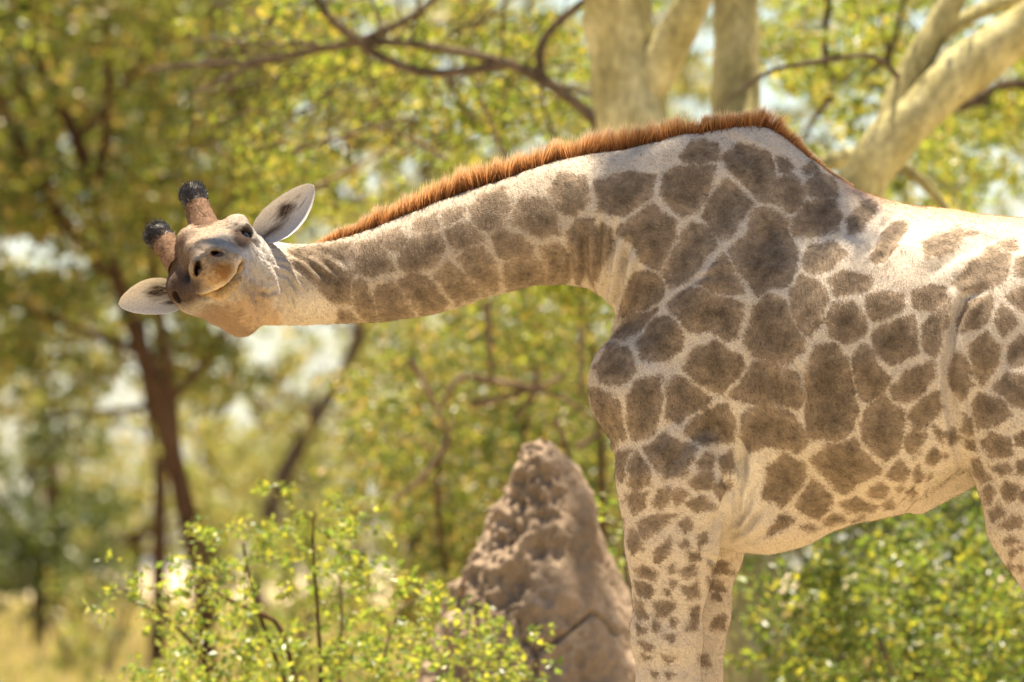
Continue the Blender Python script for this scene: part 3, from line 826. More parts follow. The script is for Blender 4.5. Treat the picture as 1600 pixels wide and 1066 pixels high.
def simple_mat(name, col, rough=0.6, spec=0.3, noise=None, coat=0.0):
    m, nt, out = new_mat(name)
    bs = N(nt, 'ShaderNodeBsdfPrincipled', inp={'Roughness': rough, 'Specular IOR Level': spec, 'Coat Weight': coat})
    tc = N(nt, 'ShaderNodeTexCoord')
    n = N(nt, 'ShaderNodeTexNoise', inp={'Scale': noise or 60.0, 'Detail': 3.0})
    L(nt, tc.outputs['Object'], n.inputs[0])
    r = ramp(nt, n.outputs[0], [(0.3, tuple(c * .7 for c in col)), (0.7, tuple(min(1, c * 1.25) for c in col))])
    L(nt, r.outputs[0], bs.inputs['Base Color'])
    L(nt, bs.outputs[0], out.inputs[0])
    return m

def hair_mat(name, stops, transl=0.35):
    m, nt, out = new_mat(name)
    at_ = N(nt, 'ShaderNodeAttribute', attribute_name='along')
    geo = N(nt, 'ShaderNodeNewGeometry')
    r = ramp(nt, at_.outputs['Fac'], stops)
    v = ramp(nt, geo.outputs['Random Per Island'], [(0, (.55, .55, .55)), (1, (1.35, 1.3, 1.25))])
    col = mixc(nt, 1.0, r.outputs[0], v.outputs[0], 'MULTIPLY')
    bs = N(nt, 'ShaderNodeBsdfPrincipled', inp={'Roughness': 0.45, 'Specular IOR Level': 0.15})
    L(nt, col, bs.inputs['Base Color'])
    tr = N(nt, 'ShaderNodeBsdfTranslucent'); L(nt, col, tr.inputs[0])
    mx = N(nt, 'ShaderNodeMixShader'); mx.inputs[0].default_value = transl
    L(nt, bs.outputs[0], mx.inputs[1]); L(nt, tr.outputs[0], mx.inputs[2]); L(nt, mx.outputs[0], out.inputs[0])
    return m

def strands(name, root, dirv, length, width, bend, mat, parent, seg=3, rng=None):
    """tapered ribbons: root (n,3), dirv (n,3), length (n), bend (n,3) added along the strand squared"""
    n = len(root)
    side = np.cross(dirv, rng.normal(size=(n, 3))); side /= np.linalg.norm(side, axis=1, keepdims=True)
    rows = []; al = []
    for k in range(seg + 1):
        t = k / seg
        c = root + dirv * (length * t)[:, None] + bend * (length * t * t)[:, None]
        w = width * (1 - t) ** 0.7 * 0.5 + 1e-5
        rows += [c - side * w[:, None], c + side * w[:, None]]; al += [np.full(n, t)] * 2
    V = np.stack(rows, 1).reshape(-1, 3); A = np.stack(al, 1).ravel()
    m = 2 * (seg + 1); b = np.arange(n)[:, None] * m
    F = np.concatenate([b + np.array([2 * k, 2 * k + 1, 2 * k + 3, 2 * k + 2]) for k in range(seg)])
    return mesh_np(name, V, F, mat, parent, True, {'along': ('FLOAT', A)})

def build_mane(root):
    rng = np.random.default_rng(21)
    n = 22000
    xs = [492, 520, 560, 620, 700, 760, 830, 900, 960, 1040, 1100, 1160, 1200, 1240, 1290, 1330]
    ys = [383, 373, 362, 340, 307, 286, 263, 246, 236, 217, 206, 198, 202, 229, 266, 290]
    ln = [4, 10, 20, 28, 31, 30, 30, 32, 34, 32, 24, 22, 25, 12, 3, 2]
    x = rng.uniform(492, 1330, n)
    tuft = 1 + .15 * fbm(np.stack([x / 22, x * 0, x * 0], 1), 1.0, 4, 9) + .10 * rng.normal(size=n)
    tuft *= np.where(rng.uniform(0, 1, n) < .03, 1.18, 1.0)
    ln_px = np.interp(x, xs, ln) * np.clip(tuft, .4, 1.6)
    ln_px *= 1 - .5 * np.exp(-((x - 1031) / 6) ** 2) + .25 * np.exp(-((x - 1188) / 16) ** 2)
    y = np.interp(x, xs, ys) + 6
    yw = rng.normal(0, .008, n)
    P = np.array([W(a, b, c) for a, b, c in zip(x, y, yw)])
    sl = np.gradient(np.interp(np.arange(480, 1340), xs, ys)); slope = np.interp(x, np.arange(480, 1340), sl)
    d = np.stack([slope * .9 + .16 + .34 * fbm(np.stack([x / 16, x * 0 + 4, x * 0], 1), 1, 3, 15), yw * 6, np.ones(n)], 1) + rng.normal(0, .07, (n, 3))
    d /= np.linalg.norm(d, axis=1, keepdims=True)
    mat = hair_mat('mane_hair', [(0.0, (.15, .065, .028)), (0.4, (.44, .20, .072)), (0.75, (.66, .38, .16)), (1.0, (.84, .66, .44))], .65)  # lighter hair tips, with their backlit glow put into the colour
    bend = np.tile(np.array([.12, 0, 0]), (n, 1)) + rng.normal(0, .10, (n, 3))
    strands('mane', P, d, (ln_px + 6) / PXM, np.full(n, .0016), bend, mat, root, 3, rng)

def grid_surface(name, fn, nu, nv, mat, parent, thick=0.0, attrs_fn=None):
    u, v = np.meshgrid(np.linspace(0, 1, nu), np.linspace(0, 1, nv), indexing='ij')
    P = fn(u.ravel(), v.ravel())
    idx = np.arange(nu * nv).reshape(nu, nv)
    F = np.stack([idx[:-1, :-1], idx[1:, :-1], idx[1:, 1:], idx[:-1, 1:]], -1).reshape(-1, 4)
    return P, F, u.ravel(), v.ravel()

def ear_material():
    m, nt, out = new_mat('ear_skin')
    c = N(nt, 'ShaderNodeAttribute', attribute_name='tint')
    tc = N(nt, 'ShaderNodeTexCoord')
    n2 = N(nt, 'ShaderNodeTexNoise', inp={'Scale': 260.0, 'Detail': 3.0}); L(nt, tc.outputs['Object'], n2.inputs[0])
    sp = ramp(nt, n2.outputs[0], [(0.25, (.7, .69, .67)), (0.5, (1, 1, 1)), (0.8, (1.15, 1.15, 1.15))])
    col = mixc(nt, 0.8, c.outputs['Color'], sp.outputs[0], 'MULTIPLY')
    bs = N(nt, 'ShaderNodeBsdfPrincipled', inp={'Roughness': 0.8, 'Specular IOR Level': 0.1}); L(nt, col, bs.inputs['Base Color'])
    tr = N(nt, 'ShaderNodeBsdfTranslucent'); L(nt, col, tr.inputs[0])
    mx = N(nt, 'ShaderNodeMixShader'); mx.inputs[0].default_value = .3
    L(nt, bs.outputs[0], mx.inputs[1]); L(nt, tr.outputs[0], mx.inputs[2]); L(nt, mx.outputs[0], out.inputs[0])
    return m

def build_ear(root, base, tip, width, face, spots, seed, mat):
    """cupped leaf-shaped ear from base to tip; face = direction its hollow looks"""
    rng = np.random.default_rng(seed)
    base = np.array(base); tip = np.array(tip)
    ax = tip - base; Ln = np.linalg.norm(ax); ax /= Ln
    face = face - ax * (face @ ax); face /= np.linalg.norm(face)
    side = np.cross(ax, face)
    tt = [0, .08, .2, .35, .5, .65, .8, .9, .96, 1.0]; ww = [.40, .56, .84, 1.0, .98, .87, .65, .43, .26, .02]
    nu, nv = 60, 36
    u, v = np.meshgrid(np.linspace(0, 1, nu), np.linspace(-1, 1, nv), indexing='ij'); u = u.ravel(); v = v.ravel()
    w = np.interp(u, tt, ww) * width / 2
    cup = (.62 * (1 - u) ** .8 + .16)
    depth = cup * w * (v * v) - cup * w * .35
    asym = .10 * width * np.sin(u * math.pi)
    P = base + ax * (u * Ln)[:, None] + side * (v * w * (1 - .25 * cup) + asym)[:, None] + face * depth[:, None]
    back = P - face * (.006 * (1 - np.abs(v) ** 3) * (1 - u ** 4) + .0006)[:, None]
    n = nu * nv
    idx = np.arange(n).reshape(nu, nv)
    F1 = np.stack([idx[:-1, :-1], idx[1:, :-1], idx[1:, 1:], idx[:-1, 1:]], -1).reshape(-1, 4)
    F2 = F1[:, ::-1] + n
    rim = []
    edge = list(idx[:, 0]) + list(idx[-1, 1:]) + list(idx[-2::-1, -1]) + list(idx[0, -2:0:-1])
    for a, b in zip(edge, edge[1:] + edge[:1]): rim.append((b, a, a + n, b + n))
    F = np.concatenate([F1, F2, np.array(rim)])
    V = np.concatenate([P, back])
    col = np.tile(np.array([.52, .49, .46, 1.0]), (2 * n, 1))
    nz = fbm(np.stack([u * 9, v * 16, u * 0], 1), 1, 3, seed)
    for su, sv, ru, rv, c in spots:
        mk = np.clip(1.5 - np.hypot((u - su) / ru, (v - sv) / rv) * 1.25 + nz * .30, 0, 1)
        mk2 = np.concatenate([mk, mk * 0])[:, None]
        col[:, :3] = col[:, :3] * (1 - mk2) + np.array(c) * mk2
    edgem = np.concatenate([np.clip((np.abs(v) - .72) * 4, 0, 1)] * 2)[:, None]
    col[:, :3] = col[:, :3] * (1 - edgem * .8) + np.array([.68, .64, .59]) * edgem * .8
    col[n:, :3] = np.array([.42, .33, .25])
    o = mesh_np('ear', V, F, mat, root, True, {'tint': ('FLOAT_COLOR', col)})
    # hairs inside the ear
    k = 260
    uu = rng.uniform(.06, .55, k); vv = rng.uniform(-.5, .7, k)
    wi = np.interp(uu, tt, ww) * width / 2
    R = base + ax * (uu * Ln)[:, None] + side * (vv * wi * .8)[:, None] + face * (-.2 * wi)[:, None]
    D = ax * .75 + face * .5 + rng.normal(0, .25, (k, 3)); D /= np.linalg.norm(D, axis=1, keepdims=True)
    hm = hair_mat('ear_hair', [(0, (.20, .16, .13)), (1, (.55, .5, .45))], .3)
    strands('ear_hair', R, D, rng.uniform(.012, .03, k), np.full(k, .0006), rng.normal(0, .2, (k, 3)), hm, o, 2, rng)

def build_horn(root, pts, radii, mat_shaft, mat_tip, hmat, smat, seed):
    rng = np.random.default_rng(seed)
    pts = np.array(pts); nr = 40; ns = 26
    tpar = np.linspace(0, 1, nr)
    tk = np.linspace(0, 1, len(pts))
    C = np.stack([np.interp(tpar, tk, pts[:, i]) for i in range(3)], 1)
    k = np.hanning(9); k /= k.sum()
    C = np.stack([np.convolve(np.pad(C[:, i], 4, mode='reflect', reflect_type='odd'), k, 'valid') for i in range(3)], 1)
    R = np.interp(tpar, tk, radii)
    R = np.convolve(np.pad(R, 2, mode='edge'), np.ones(5) / 5, 'valid')
    T = np.gradient(C, axis=0); T /= np.linalg.norm(T, axis=1, keepdims=True)
    A = np.cross(T, np.array([0.2, 1.0, 0.1])); A /= np.linalg.norm(A, axis=1, keepdims=True); Bv = np.cross(T, A)
    th = np.linspace(0, 2 * math.pi, ns, endpoint=False)
    ring = C[:, None] + R[:, None, None] * (np.cos(th)[None, :, None] * A[:, None] + np.sin(th)[None, :, None] * Bv[:, None])
    V = ring.reshape(-1, 3)
    V = np.concatenate([V, [C[-1] + T[-1] * R[-1] * .55]])
    nn = (V[:-1] - np.repeat(C, ns, 0)); nn /= np.linalg.norm(nn, axis=1, keepdims=True)
    V[:-1] += nn * (fbm(V[:-1], 45, 3, seed) * .0022)[:, None]
    idx = np.arange(nr * ns).reshape(nr, ns)
    F = np.stack([idx[:-1], np.roll(idx[:-1], -1, 1), np.roll(idx[1:], -1, 1), idx[1:]], -1).reshape(-1, 4)
    last = idx[-1]; cap = np.stack([last, np.roll(last, -1), np.full(ns, nr * ns), np.full(ns, nr * ns)], 1)
    cut = int(nr * .46)
    shaft = mesh_np('ossicone', V[:cut * ns + ns], F[:cut * ns], mat_shaft, root)
    o = cut * ns
    Ft = F[o:] - o
    capm = np.stack([last, np.roll(last, -1), np.full(ns, nr * ns)], 1) - o
    mesh_np('horn_tip', V[o:], np.concatenate([Ft[:, [0, 1, 2]], Ft[:, [0, 2, 3]], capm]), mat_tip, shaft)
    # short hair over the horn and a black tuft round the knob
    def hairs(n, t0, t1, lmin, lmax, mat, name, up):
        t = rng.uniform(t0, t1, n); i = np.clip((t * (nr - 1)).astype(int), 0, nr - 1)
        a = rng.uniform(0, 2 * math.pi, n)
        nrm = np.cos(a)[:, None] * A[i] + np.sin(a)[:, None] * Bv[i]
        P = C[i] + nrm * (R[i] * .97)[:, None]
        D = nrm * .55 + T[i] * up + rng.normal(0, .22, (n, 3)); D /= np.linalg.norm(D, axis=1, keepdims=True)
        strands(name, P, D, rng.uniform(lmin, lmax, n), np.full(n, .0013), -nrm * .35 + rng.normal(0, .15, (n, 3)), mat, shaft, 2, rng)
    hairs(1500, .02, .56, .006, .012, smat, 'horn_fur', .9)
    hairs(1500, .44, 1.0, .009, .020, hmat, 'horn_tuft', .75)

def build_eye(root, c, dirv, mat):
    n = 24; th = np.linspace(0, math.pi, n); ph = np.linspace(0, 2 * math.pi, n, endpoint=False)
    T, Pp = np.meshgrid(th, ph, indexing='ij')
    V = np.stack([np.sin(T) * np.cos(Pp), np.sin(T) * np.sin(Pp), np.cos(T)], -1).reshape(-1, 3) * .0215 + (c - dirv * .0045)
    idx = np.arange(n * n).reshape(n, n)
    F = np.stack([idx[:-1], np.roll(idx[:-1], -1, 1), np.roll(idx[1:], -1, 1), idx[1:]], -1).reshape(-1, 4)
    return mesh_np('eye', V, F, mat, root)

GIRAFFE_VOXEL = 0.0054
giraffe, GV, GF, GN, G_patch, G_pale, G_dark, G_px, G_py = build_giraffe()
build_mane(giraffe)
ear_m = ear_material()
DK = (.045, .029, .022)
build_ear(giraffe, Hp(396, 378, -.055), Hp(490, 289, -.05), .120, unit([-.25, -1, .05]), [(.54, -.28, .17, .42, DK), (.28, .05, .26, .24, (.12, .09, .075)), (.74, .16, .12, .05, (.2, .17, .15)), (.77, -.36, .06, .12, (.34, .27, .21))], 5, ear_m)
build_ear(giraffe, Hp(298, 464, -.035), Hp(185, 475, -.05), .112, unit([.15, -1, -.05]), [(.44, .24, .20, .44, DK), (.16, .2, .22, .62, DK), (.28, -.42, .14, .18, DK)], 6, ear_m)
horn_m = simple_mat('horn_hide', (.13, .072, .04), .85, .2, 120)
tip_m = simple_mat('horn_black', (.016, .014, .014), .5, .15, 90)
tuft_m = hair_mat('tuft_hair', [(0, (.010, .009, .009)), (1, (.04, .037, .036))], .05)
hfur_m = hair_mat('horn_fur_hair', [(0, (.09, .048, .026)), (1, (.27, .16, .09))], .2)
build_horn(giraffe, [Hp(324, 366, -.02), Hp(314, 338, -.05), Hp(306, 318, -.075), Hp(301, 304, -.09), Hp(297, 294, -.10)], [.042, .033, .031, .036, .026], horn_m, tip_m, tuft_m, hfur_m, 31)
build_horn(giraffe, [Hp(284, 414, -.02), Hp(266, 391, -.05), Hp(255, 377, -.075), Hp(246, 366, -.09), Hp(240, 359, -.10)], [.042, .034, .032, .036, .026], horn_m, tip_m, tuft_m, hfur_m, 32)
eye_m = simple_mat('eye_wet', (.007, .005, .004), .04, .5, 40, .3)
EYE_OBJ = [build_eye(giraffe, c, d, eye_m) for c, d in EYES]

def build_fur():
    """short hair over the part of the hide that faces the open side"""
    rng = np.random.default_rng(77)
    tri = np.concatenate([GF[:, [0, 1, 2]], GF[:, [0, 2, 3]]])
    a, b, c = GV[tri[:, 0]], GV[tri[:, 1]], GV[tri[:, 2]]
    ar = np.linalg.norm(np.cross(b - a, c - a), axis=1)
    fn = GN[tri].mean(1)
    q = G_px[tri[:, 0]]; r = G_py[tri[:, 0]]
    wt = ar * (fn[:, 1] < .45) * (q < 1640) * (r < 1110) * np.where(q < 450, 1.3, 1.0)
    wt[(q < 395) & (GV[tri[:, 0], 1] < EYE_Y - .24)] = 0
    n = 190000
    k = rng.choice(len(tri), n, p=wt / wt.sum())
    u, v = rng.uniform(0, 1, n), rng.uniform(0, 1, n); fl = u + v > 1; u[fl] = 1 - u[fl]; v[fl] = 1 - v[fl]
    w = 1 - u - v
    def lerp(A):
        T = A[tri[k]]
        return T[:, 0] * (w[:, None] if T.ndim == 3 else w) + T[:, 1] * (u[:, None] if T.ndim == 3 else u) + T[:, 2] * (v[:, None] if T.ndim == 3 else v)
    P = lerp(GV); Nn = lerp(GN); Nn /= np.linalg.norm(Nn, axis=1, keepdims=True) + 1e-9
    pat = lerp(G_patch); pal = lerp(G_pale); dar = lerp(G_dark)
    flow = np.tile(np.array([.75, 0, -.65]), (n, 1)) + np.stack([fbm(P, 3, 2, 5), fbm(P, 3, 2, 6), fbm(P, 3, 2, 7)], 1) * .6
    flow -= Nn * (flow * Nn).sum(1)[:, None]; flow /= np.linalg.norm(flow, axis=1, keepdims=True) + 1e-9
    D = flow * .88 + Nn * .42 + rng.normal(0, .16, (n, 3)); D /= np.linalg.norm(D, axis=1, keepdims=True)
    S = np.cross(D, Nn + rng.normal(0, .3, (n, 3))); S /= np.linalg.norm(S, axis=1, keepdims=True) + 1e-9
    ln = rng.uniform(.006, .012, n)[:, None] * np.where(P[:, 0] < W(450, 0)[0], .65, 1.0)[:, None]; hw = .00065
    R0 = P - Nn * .0008
    V = np.stack([R0 - S * hw, R0 + S * hw, R0 + D * ln], 1).reshape(-1, 3)
    F = np.arange(3 * n).reshape(n, 3)
    sh = rng.uniform(.72, 1.30, n)[:, None]
    pal[:, :3] *= sh; dar[:, :3] *= sh
    r3 = lambda A: np.repeat(A, 3, 0)
    o = mesh_np('fur', V, F, coat_material(), giraffe, False, {'patch': ('FLOAT', r3(pat)), 'pale': ('FLOAT_COLOR', r3(pal)), 'dark': ('FLOAT_COLOR', r3(dar))})
    o['kind'] = 'stuff'
build_fur()

def build_lashes():
    rng = np.random.default_rng(15)
    hm = hair_mat('lash_hair', [(0, (.015, .011, .009)), (1, (.05, .04, .03))], .05)
    for (c, e), eo in zip(EYES, EYE_OBJ):
        acr = unit(np.cross(HV, e)); k = 70
        t = rng.uniform(-1, 1, k)
        R = c + e * .004 + acr * (t * .021)[:, None] + HV * (.0135 - .006 * t ** 2)[:, None]
        D = e * .8 + HV * .45 + acr * (t * .35)[:, None] + rng.normal(0, .12, (k, 3)); D /= np.linalg.norm(D, axis=1, keepdims=True)
        strands('eyelash', R, D, rng.uniform(.014, .026, k), np.full(k, .0012), HV * .3 + rng.normal(0, .05, (k, 3)), hm, eo, 2, rng)
    # whiskers on the lips
    k = 90
    x = rng.uniform(316, 380, k); y = 466 - (x - 316) * .45 + rng.normal(0, 9, k)
    R = np.array([Hp(a, b, .345) for a, b in zip(x, y)])
    D = HW * .7 + np.stack([(x - 345) / 60, x * 0, -(y - 430) / 60], 1) + rng.normal(0, .25, (k, 3)); D /= np.linalg.norm(D, axis=1, keepdims=True)
    wm = hair_mat('whisker_hair', [(0, (.25, .2, .15)), (1, (.5, .45, .4))], .2)
    strands('whisker', R, D, rng.uniform(.02, .05, k), np.full(k, .0008), rng.normal(0, .2, (k, 3)), wm, giraffe, 3, rng)
build_lashes()

# ------------------------------------------------------------------ termite mound
def build_mound():
    m, nt, out = new_mat('termite_earth')
    tc = N(nt, 'ShaderNodeTexCoord')
    n1 = N(nt, 'ShaderNodeTexNoise', inp={'Scale': 2.2, 'Detail': 8.0, 'Roughness': 0.62})
    n2 = N(nt, 'ShaderNodeTexNoise', inp={'Scale': 40.0, 'Detail': 5.0, 'Roughness': 0.7})
    for n in (n1, n2): L(nt, tc.outputs['Object'], n.inputs[0])
    r = ramp(nt, n1.outputs[0], [(0.3, (.17, .122, .080)), (0.55, (.25, .182, .122)), (0.75, (.33, .255, .178))])
    r2 = ramp(nt, n2.outputs[0], [(0.3, (.75, .75, .75)), (0.7, (1.15, 1.15, 1.15))])
    col = mixc(nt, 1.0, r.outputs[0], r2.outputs[0], 'MULTIPLY')
    bs = N(nt, 'ShaderNodeBsdfPrincipled', inp={'Roughness': 0.95, 'Specular IOR Level': 0.1}); L(nt, col, bs.inputs['Base Color'])
    bp = N(nt, 'ShaderNodeBump', inp={'Strength': 0.6, 'Distance': 0.02}); L(nt, n2.outputs[0], bp.inputs['Height']); L(nt, bp.outputs[0], bs.inputs['Normal'])
    L(nt, bs.outputs[0], out.inputs[0])
    Y = 7.8
    # outline: pixel y, left x, right x
    prof = [(686, 846, 858), (692, 834, 880), (700, 824, 893), (725, 808, 908), (760, 792, 917), (800, 768, 926), (830, 754, 936), (870, 742, 950), (920, 716, 972), (960, 700, 988), (1010, 680, 1006),
            (1066, 660, 1024), (1200, 600, 1066), (1400, 520, 1130), (1560, 430, 1190)]
    zs, cx, rad = [], [], []
    for py, a, b in prof:
        p = W(a, py, Y); q = W(b, py, Y)
        zs.append(p[2]); cx.append((p[0] + q[0]) / 2); rad.append((q[0] - p[0]) / 2)
    zs = np.array(zs); zs[-1] = -.05
    nz, nth = 260, 300
    zz = np.linspace(zs[-1], zs[0], nz)
    o = np.argsort(zs)
    C = np.interp(zz, zs[o], np.array(cx)[o]); R = np.interp(zz, zs[o], np.array(rad)[o])
    k = np.hanning(7); k /= k.sum()
    R = np.convolve(np.pad(R, 3, mode='edge'), k, 'valid'); C = np.convolve(np.pad(C, 3, mode='edge'), k, 'valid')
    th = np.linspace(0, 2 * math.pi, nth, endpoint=False)
    ct, st = np.cos(th), np.sin(th)
    P = np.stack([C[:, None] + R[:, None] * ct[None], np.full((nz, nth), Y) + R[:, None] * st[None] * .95, np.repeat(zz[:, None], nth, 1)], -1).reshape(-1, 3)
    nrm = np.stack([np.tile(ct, nz), np.tile(st, nz), np.full(nz * nth, .35)], 1)
    # rough side: where rain has not smoothed it (towards -x and the crest)
    ang = np.tile(np.cos(th - math.radians(205)), nz); hgt = np.repeat((zz - zz[0]) / (zz[-1] - zz[0]), nth)
    rough = np.clip(.16 + .95 * ang + .25 * (hgt - .7) + .15 * fbm(P, 4, 2, 3), .10, 1)
    S = P * np.array([1, 1, .55])
    lump = 1 - np.abs(fbm(S, 12, 3, 71)); lump2 = 1 - np.abs(fbm(S, 26, 3, 81))
    run = fbm(P * np.array([1, 1, .22]), 15, 3, 95)
    d = rough * (.034 * (lump - .6) + .036 * (lump2 - .6) + .026 * run) + .02 * fbm(P, 5, 3, 91) + .005 * fbm(P, 38, 3, 97) + (1 - rough) * .008 * run
    # a branching crack on the smooth side
    qx, qy = to_px(P)
    cd = np.full(len(P), 1e9)
    for pts in ([(925, 958), (905, 972), (893, 988), (872, 998), (850, 1008), (835, 1018)], [(925, 958), (945, 968), (962, 990)], [(820, 1000), (840, 1020), (835, 1050)]):
        cd = np.minimum(cd, polyline_dist(np.stack([qx, qy + fbm(P, 25, 2, 8) * 4], 1), pts)[0])
    d -= .028 * np.exp(-(cd / 3.2) ** 2) * (P[:, 1] < Y)
    P = P + nrm * d[:, None]
    top = np.array([[C[-1], Y, zz[-1] + .03]])
    idx = np.arange(nz * nth).reshape(nz, nth)
    F = np.stack([idx[:-1], np.roll(idx[:-1], -1, 1), np.roll(idx[1:], -1, 1), idx[1:]], -1).reshape(-1, 4)
    capv = nz * nth
    cap = np.stack([idx[-1], np.roll(idx[-1], -1), np.full(nth, capv), np.full(nth, capv)], 1)
    o = mesh_np('termite_mound', np.concatenate([P, top]), F, m)
    tag(o, 'tall rugged reddish brown termite mound with a cracked smooth flank', 'termite mound')
build_mound()

# ------------------------------------------------------------------ trees and shrubs
def tube_mesh(pts, rad, ns=10, seed=0, rough=.06, sub=6):
    pts = np.array(pts, float); rad = np.array(rad, float)
    if len(rad) != len(pts): rad = np.interp(np.linspace(0, 1, len(pts)), np.linspace(0, 1, len(rad)), rad)
    n = (len(pts) - 1) * sub + 1
    tk = np.arange(len(pts)); t = np.linspace(0, len(pts) - 1, n)
    C = np.stack([np.interp(t, tk, pts[:, i]) for i in range(3)], 1); R = np.interp(t, tk, rad)
    if n > 8:
        w = min(sub, 5); k = np.ones(2 * w + 1) / (2 * w + 1)
        C = np.stack([np.convolve(np.pad(C[:, i], w, mode='reflect', reflect_type='odd'), k, 'valid') for i in range(3)], 1)
    T = np.gradient(C, axis=0); T /= np.linalg.norm(T, axis=1, keepdims=True) + 1e-9
    ref = np.array([0.31, 0.91, 0.27])
    A = np.cross(T, ref); A /= np.linalg.norm(A, axis=1, keepdims=True) + 1e-9; B = np.cross(T, A)
    th = np.linspace(0, 2 * math.pi, ns, endpoint=False)
    V = C[:, None] + R[:, None, None] * (np.cos(th)[None, :, None] * A[:, None] + np.sin(th)[None, :, None] * B[:, None])
    V = V.reshape(-1, 3)
    if rough:
        nn = V - np.repeat(C, ns, 0)
        V = V + nn * (fbm(V, 5, 3, seed) * rough * 2)[:, None]
    idx = np.arange(n * ns).reshape(n, ns)
    F = np.stack([idx[:-1], np.roll(idx[:-1], -1, 1), np.roll(idx[1:], -1, 1), idx[1:]], -1).reshape(-1, 4)
    return V, F, C, R

def leaves_mesh(P, size, rng, aspect=.5, fold=.12):
    """each leaf a small folded rhombus"""
    n = len(P)
    d = rng.normal(size=(n, 3)); d[:, 2] *= .8; d /= np.linalg.norm(d, axis=1, keepdims=True)
    s = np.cross(d, rng.normal(size=(n, 3))); s /= np.linalg.norm(s, axis=1, keepdims=True); u = np.cross(d, s)
    sz = size[:, None]
    a = P; b = P + d * sz * .45 + s * sz * aspect * .5 + u * sz * fold; c = P + d * sz; e = P + d * sz * .45 - s * sz * aspect * .5 + u * sz * fold
    V = np.stack([a, b, c, e], 1).reshape(-1, 3)
    F = np.arange(4 * n).reshape(n, 4)
    return V, F

class Tree:
    def __init__(s, name, label, cat, base, group=None, seed=1):
        s.root = empty(name, base); tag(s.root, label, cat, group)
        s.rng = np.random.default_rng(seed); s.seed = seed
        s.nodes = []; s.nr = []
        s.tw_v = []; s.tw_f = []; s.cnt = 0
        s.P = []; s.S = []
    def limb(s, pts, rad, mat, name='branch', ns=10, rough=.06, label=None):
        V, F, C, R = tube_mesh(pts, rad, ns, s.seed, rough)
        o = mesh_np(name, V, F, mat, s.root)
        s.nodes += list(C); s.nr += list(R)
        return o
    def twig(s, pts, rad, ns=3):
        V, F, C, R = tube_mesh(pts, rad, ns, s.seed, 0, 2)
        s.tw_v.append(V); s.tw_f.append(F + s.cnt); s.cnt += len(V)
    def clumps(s, C, R, n, size, flat=.7, rmax=.02, wander=.12, twig=True, hollow=.0):
        """clusters of leaves at C (k,3); each is tied to the nearest limb or twig"""
        rng = s.rng; C = np.array(C)
        if twig and s.nodes:
            Nn = np.array(s.nodes)
            dist = np.array([np.min(((Nn - c) ** 2).sum(1)) for c in C]); order = np.argsort(dist)
        else: order = np.arange(len(C))
        nodes = np.array(s.nodes) if s.nodes else np.zeros((0, 3)); nr = np.array(s.nr) if s.nr else np.zeros(0)
        for i in order:
            c = C[i]
            if twig and len(nodes):
                dd = ((nodes - c) ** 2).sum(1) + (nodes[:, 2] > c[2] + .3) * .4
                j = int(np.argmin(dd)); a = nodes[j]; r0 = min(nr[j] * .7, rmax)
                L_ = np.linalg.norm(c - a)
                if L_ > .03:
                    k = 4
                    ts = np.linspace(0, 1, k + 1)
                    pts = a + (c - a) * ts[:, None] + rng.normal(0, wander * L_ * .35, (k + 1, 3)) * np.sin(ts * math.pi)[:, None]
                    pts[:, 2] += np.sin(ts * math.pi) * L_ * .10
                    rr = r0 * (1 - .65 * ts)
                    s.twig(pts, rr)
                    nodes = np.concatenate([nodes, pts[1:]]); nr = np.concatenate([nr, rr[1:]])
                    # little side twigs
                    for q in range(3):
                        e = c + rng.normal(0, R * .55, 3) * np.array([1, 1, flat])
                        s.twig([c, (c + e) / 2 + rng.normal(0, R * .1, 3), e], [r0 * .35, r0 * .25, r0 * .12], 3)
            k = int(n * rng.uniform(.6, 1.4))
            # leaves gather in sub-clusters
            sc = c + rng.normal(0, R * .66, (max(3, k // 24), 3)) * np.array([1, 1, flat])
            L0 = sc[rng.integers(0, len(sc), k)] + rng.normal(0, R * .19, (k, 3)) * np.array([1, 1, flat])
            s.P.append(L0); s.S.append(rng.uniform(.6, 1.35, k) * size)
        s.nodes = list(nodes); s.nr = list(nr)
    def finish(s, leafmat, barkmat, aspect=.5, crown='crown'):
        if s.P:
            P = np.concatenate(s.P); S = np.concatenate(s.S)
            ok = P[:, 2] > .03
            V, F = leaves_mesh(P[ok], S[ok], s.rng, aspect)
            mesh_np(crown, V, F, leafmat, s.root, False)
            global LEAFCOUNT
            LEAFCOUNT += len(F)
        if s.tw_v:
            mesh_np('twig_work', np.concatenate(s.tw_v), np.concatenate(s.tw_f), barkmat, s.root)['kind'] = 'stuff'
LEAFCOUNT = 0

def px_line(pts, D, dy=None):
    """pixel polyline at distance D (or per point) -> world"""
    out = []
    for i, p in enumerate(pts):
        d = D + (p[2] if len(p) > 2 else 0)
        out.append(dist_at(p[0], p[1], d))
    return out

def px_box(rng, n, x0, y0, x1, y1, d0, d1, fn=None):
    pts = []
    while len(pts) < n:
        x = rng.uniform(x0, x1); y = rng.uniform(y0, y1); d = rng.uniform(d0, d1)
        if fn and not fn(x, y): continue
        pts.append(dist_at(x, y, d))
    return pts

def ground_pt(px, D):
    p = dist_at(px, 880, D); return np.array([p[0], p[1], 0.0])

def px_r(r, D): return r * D / FPX

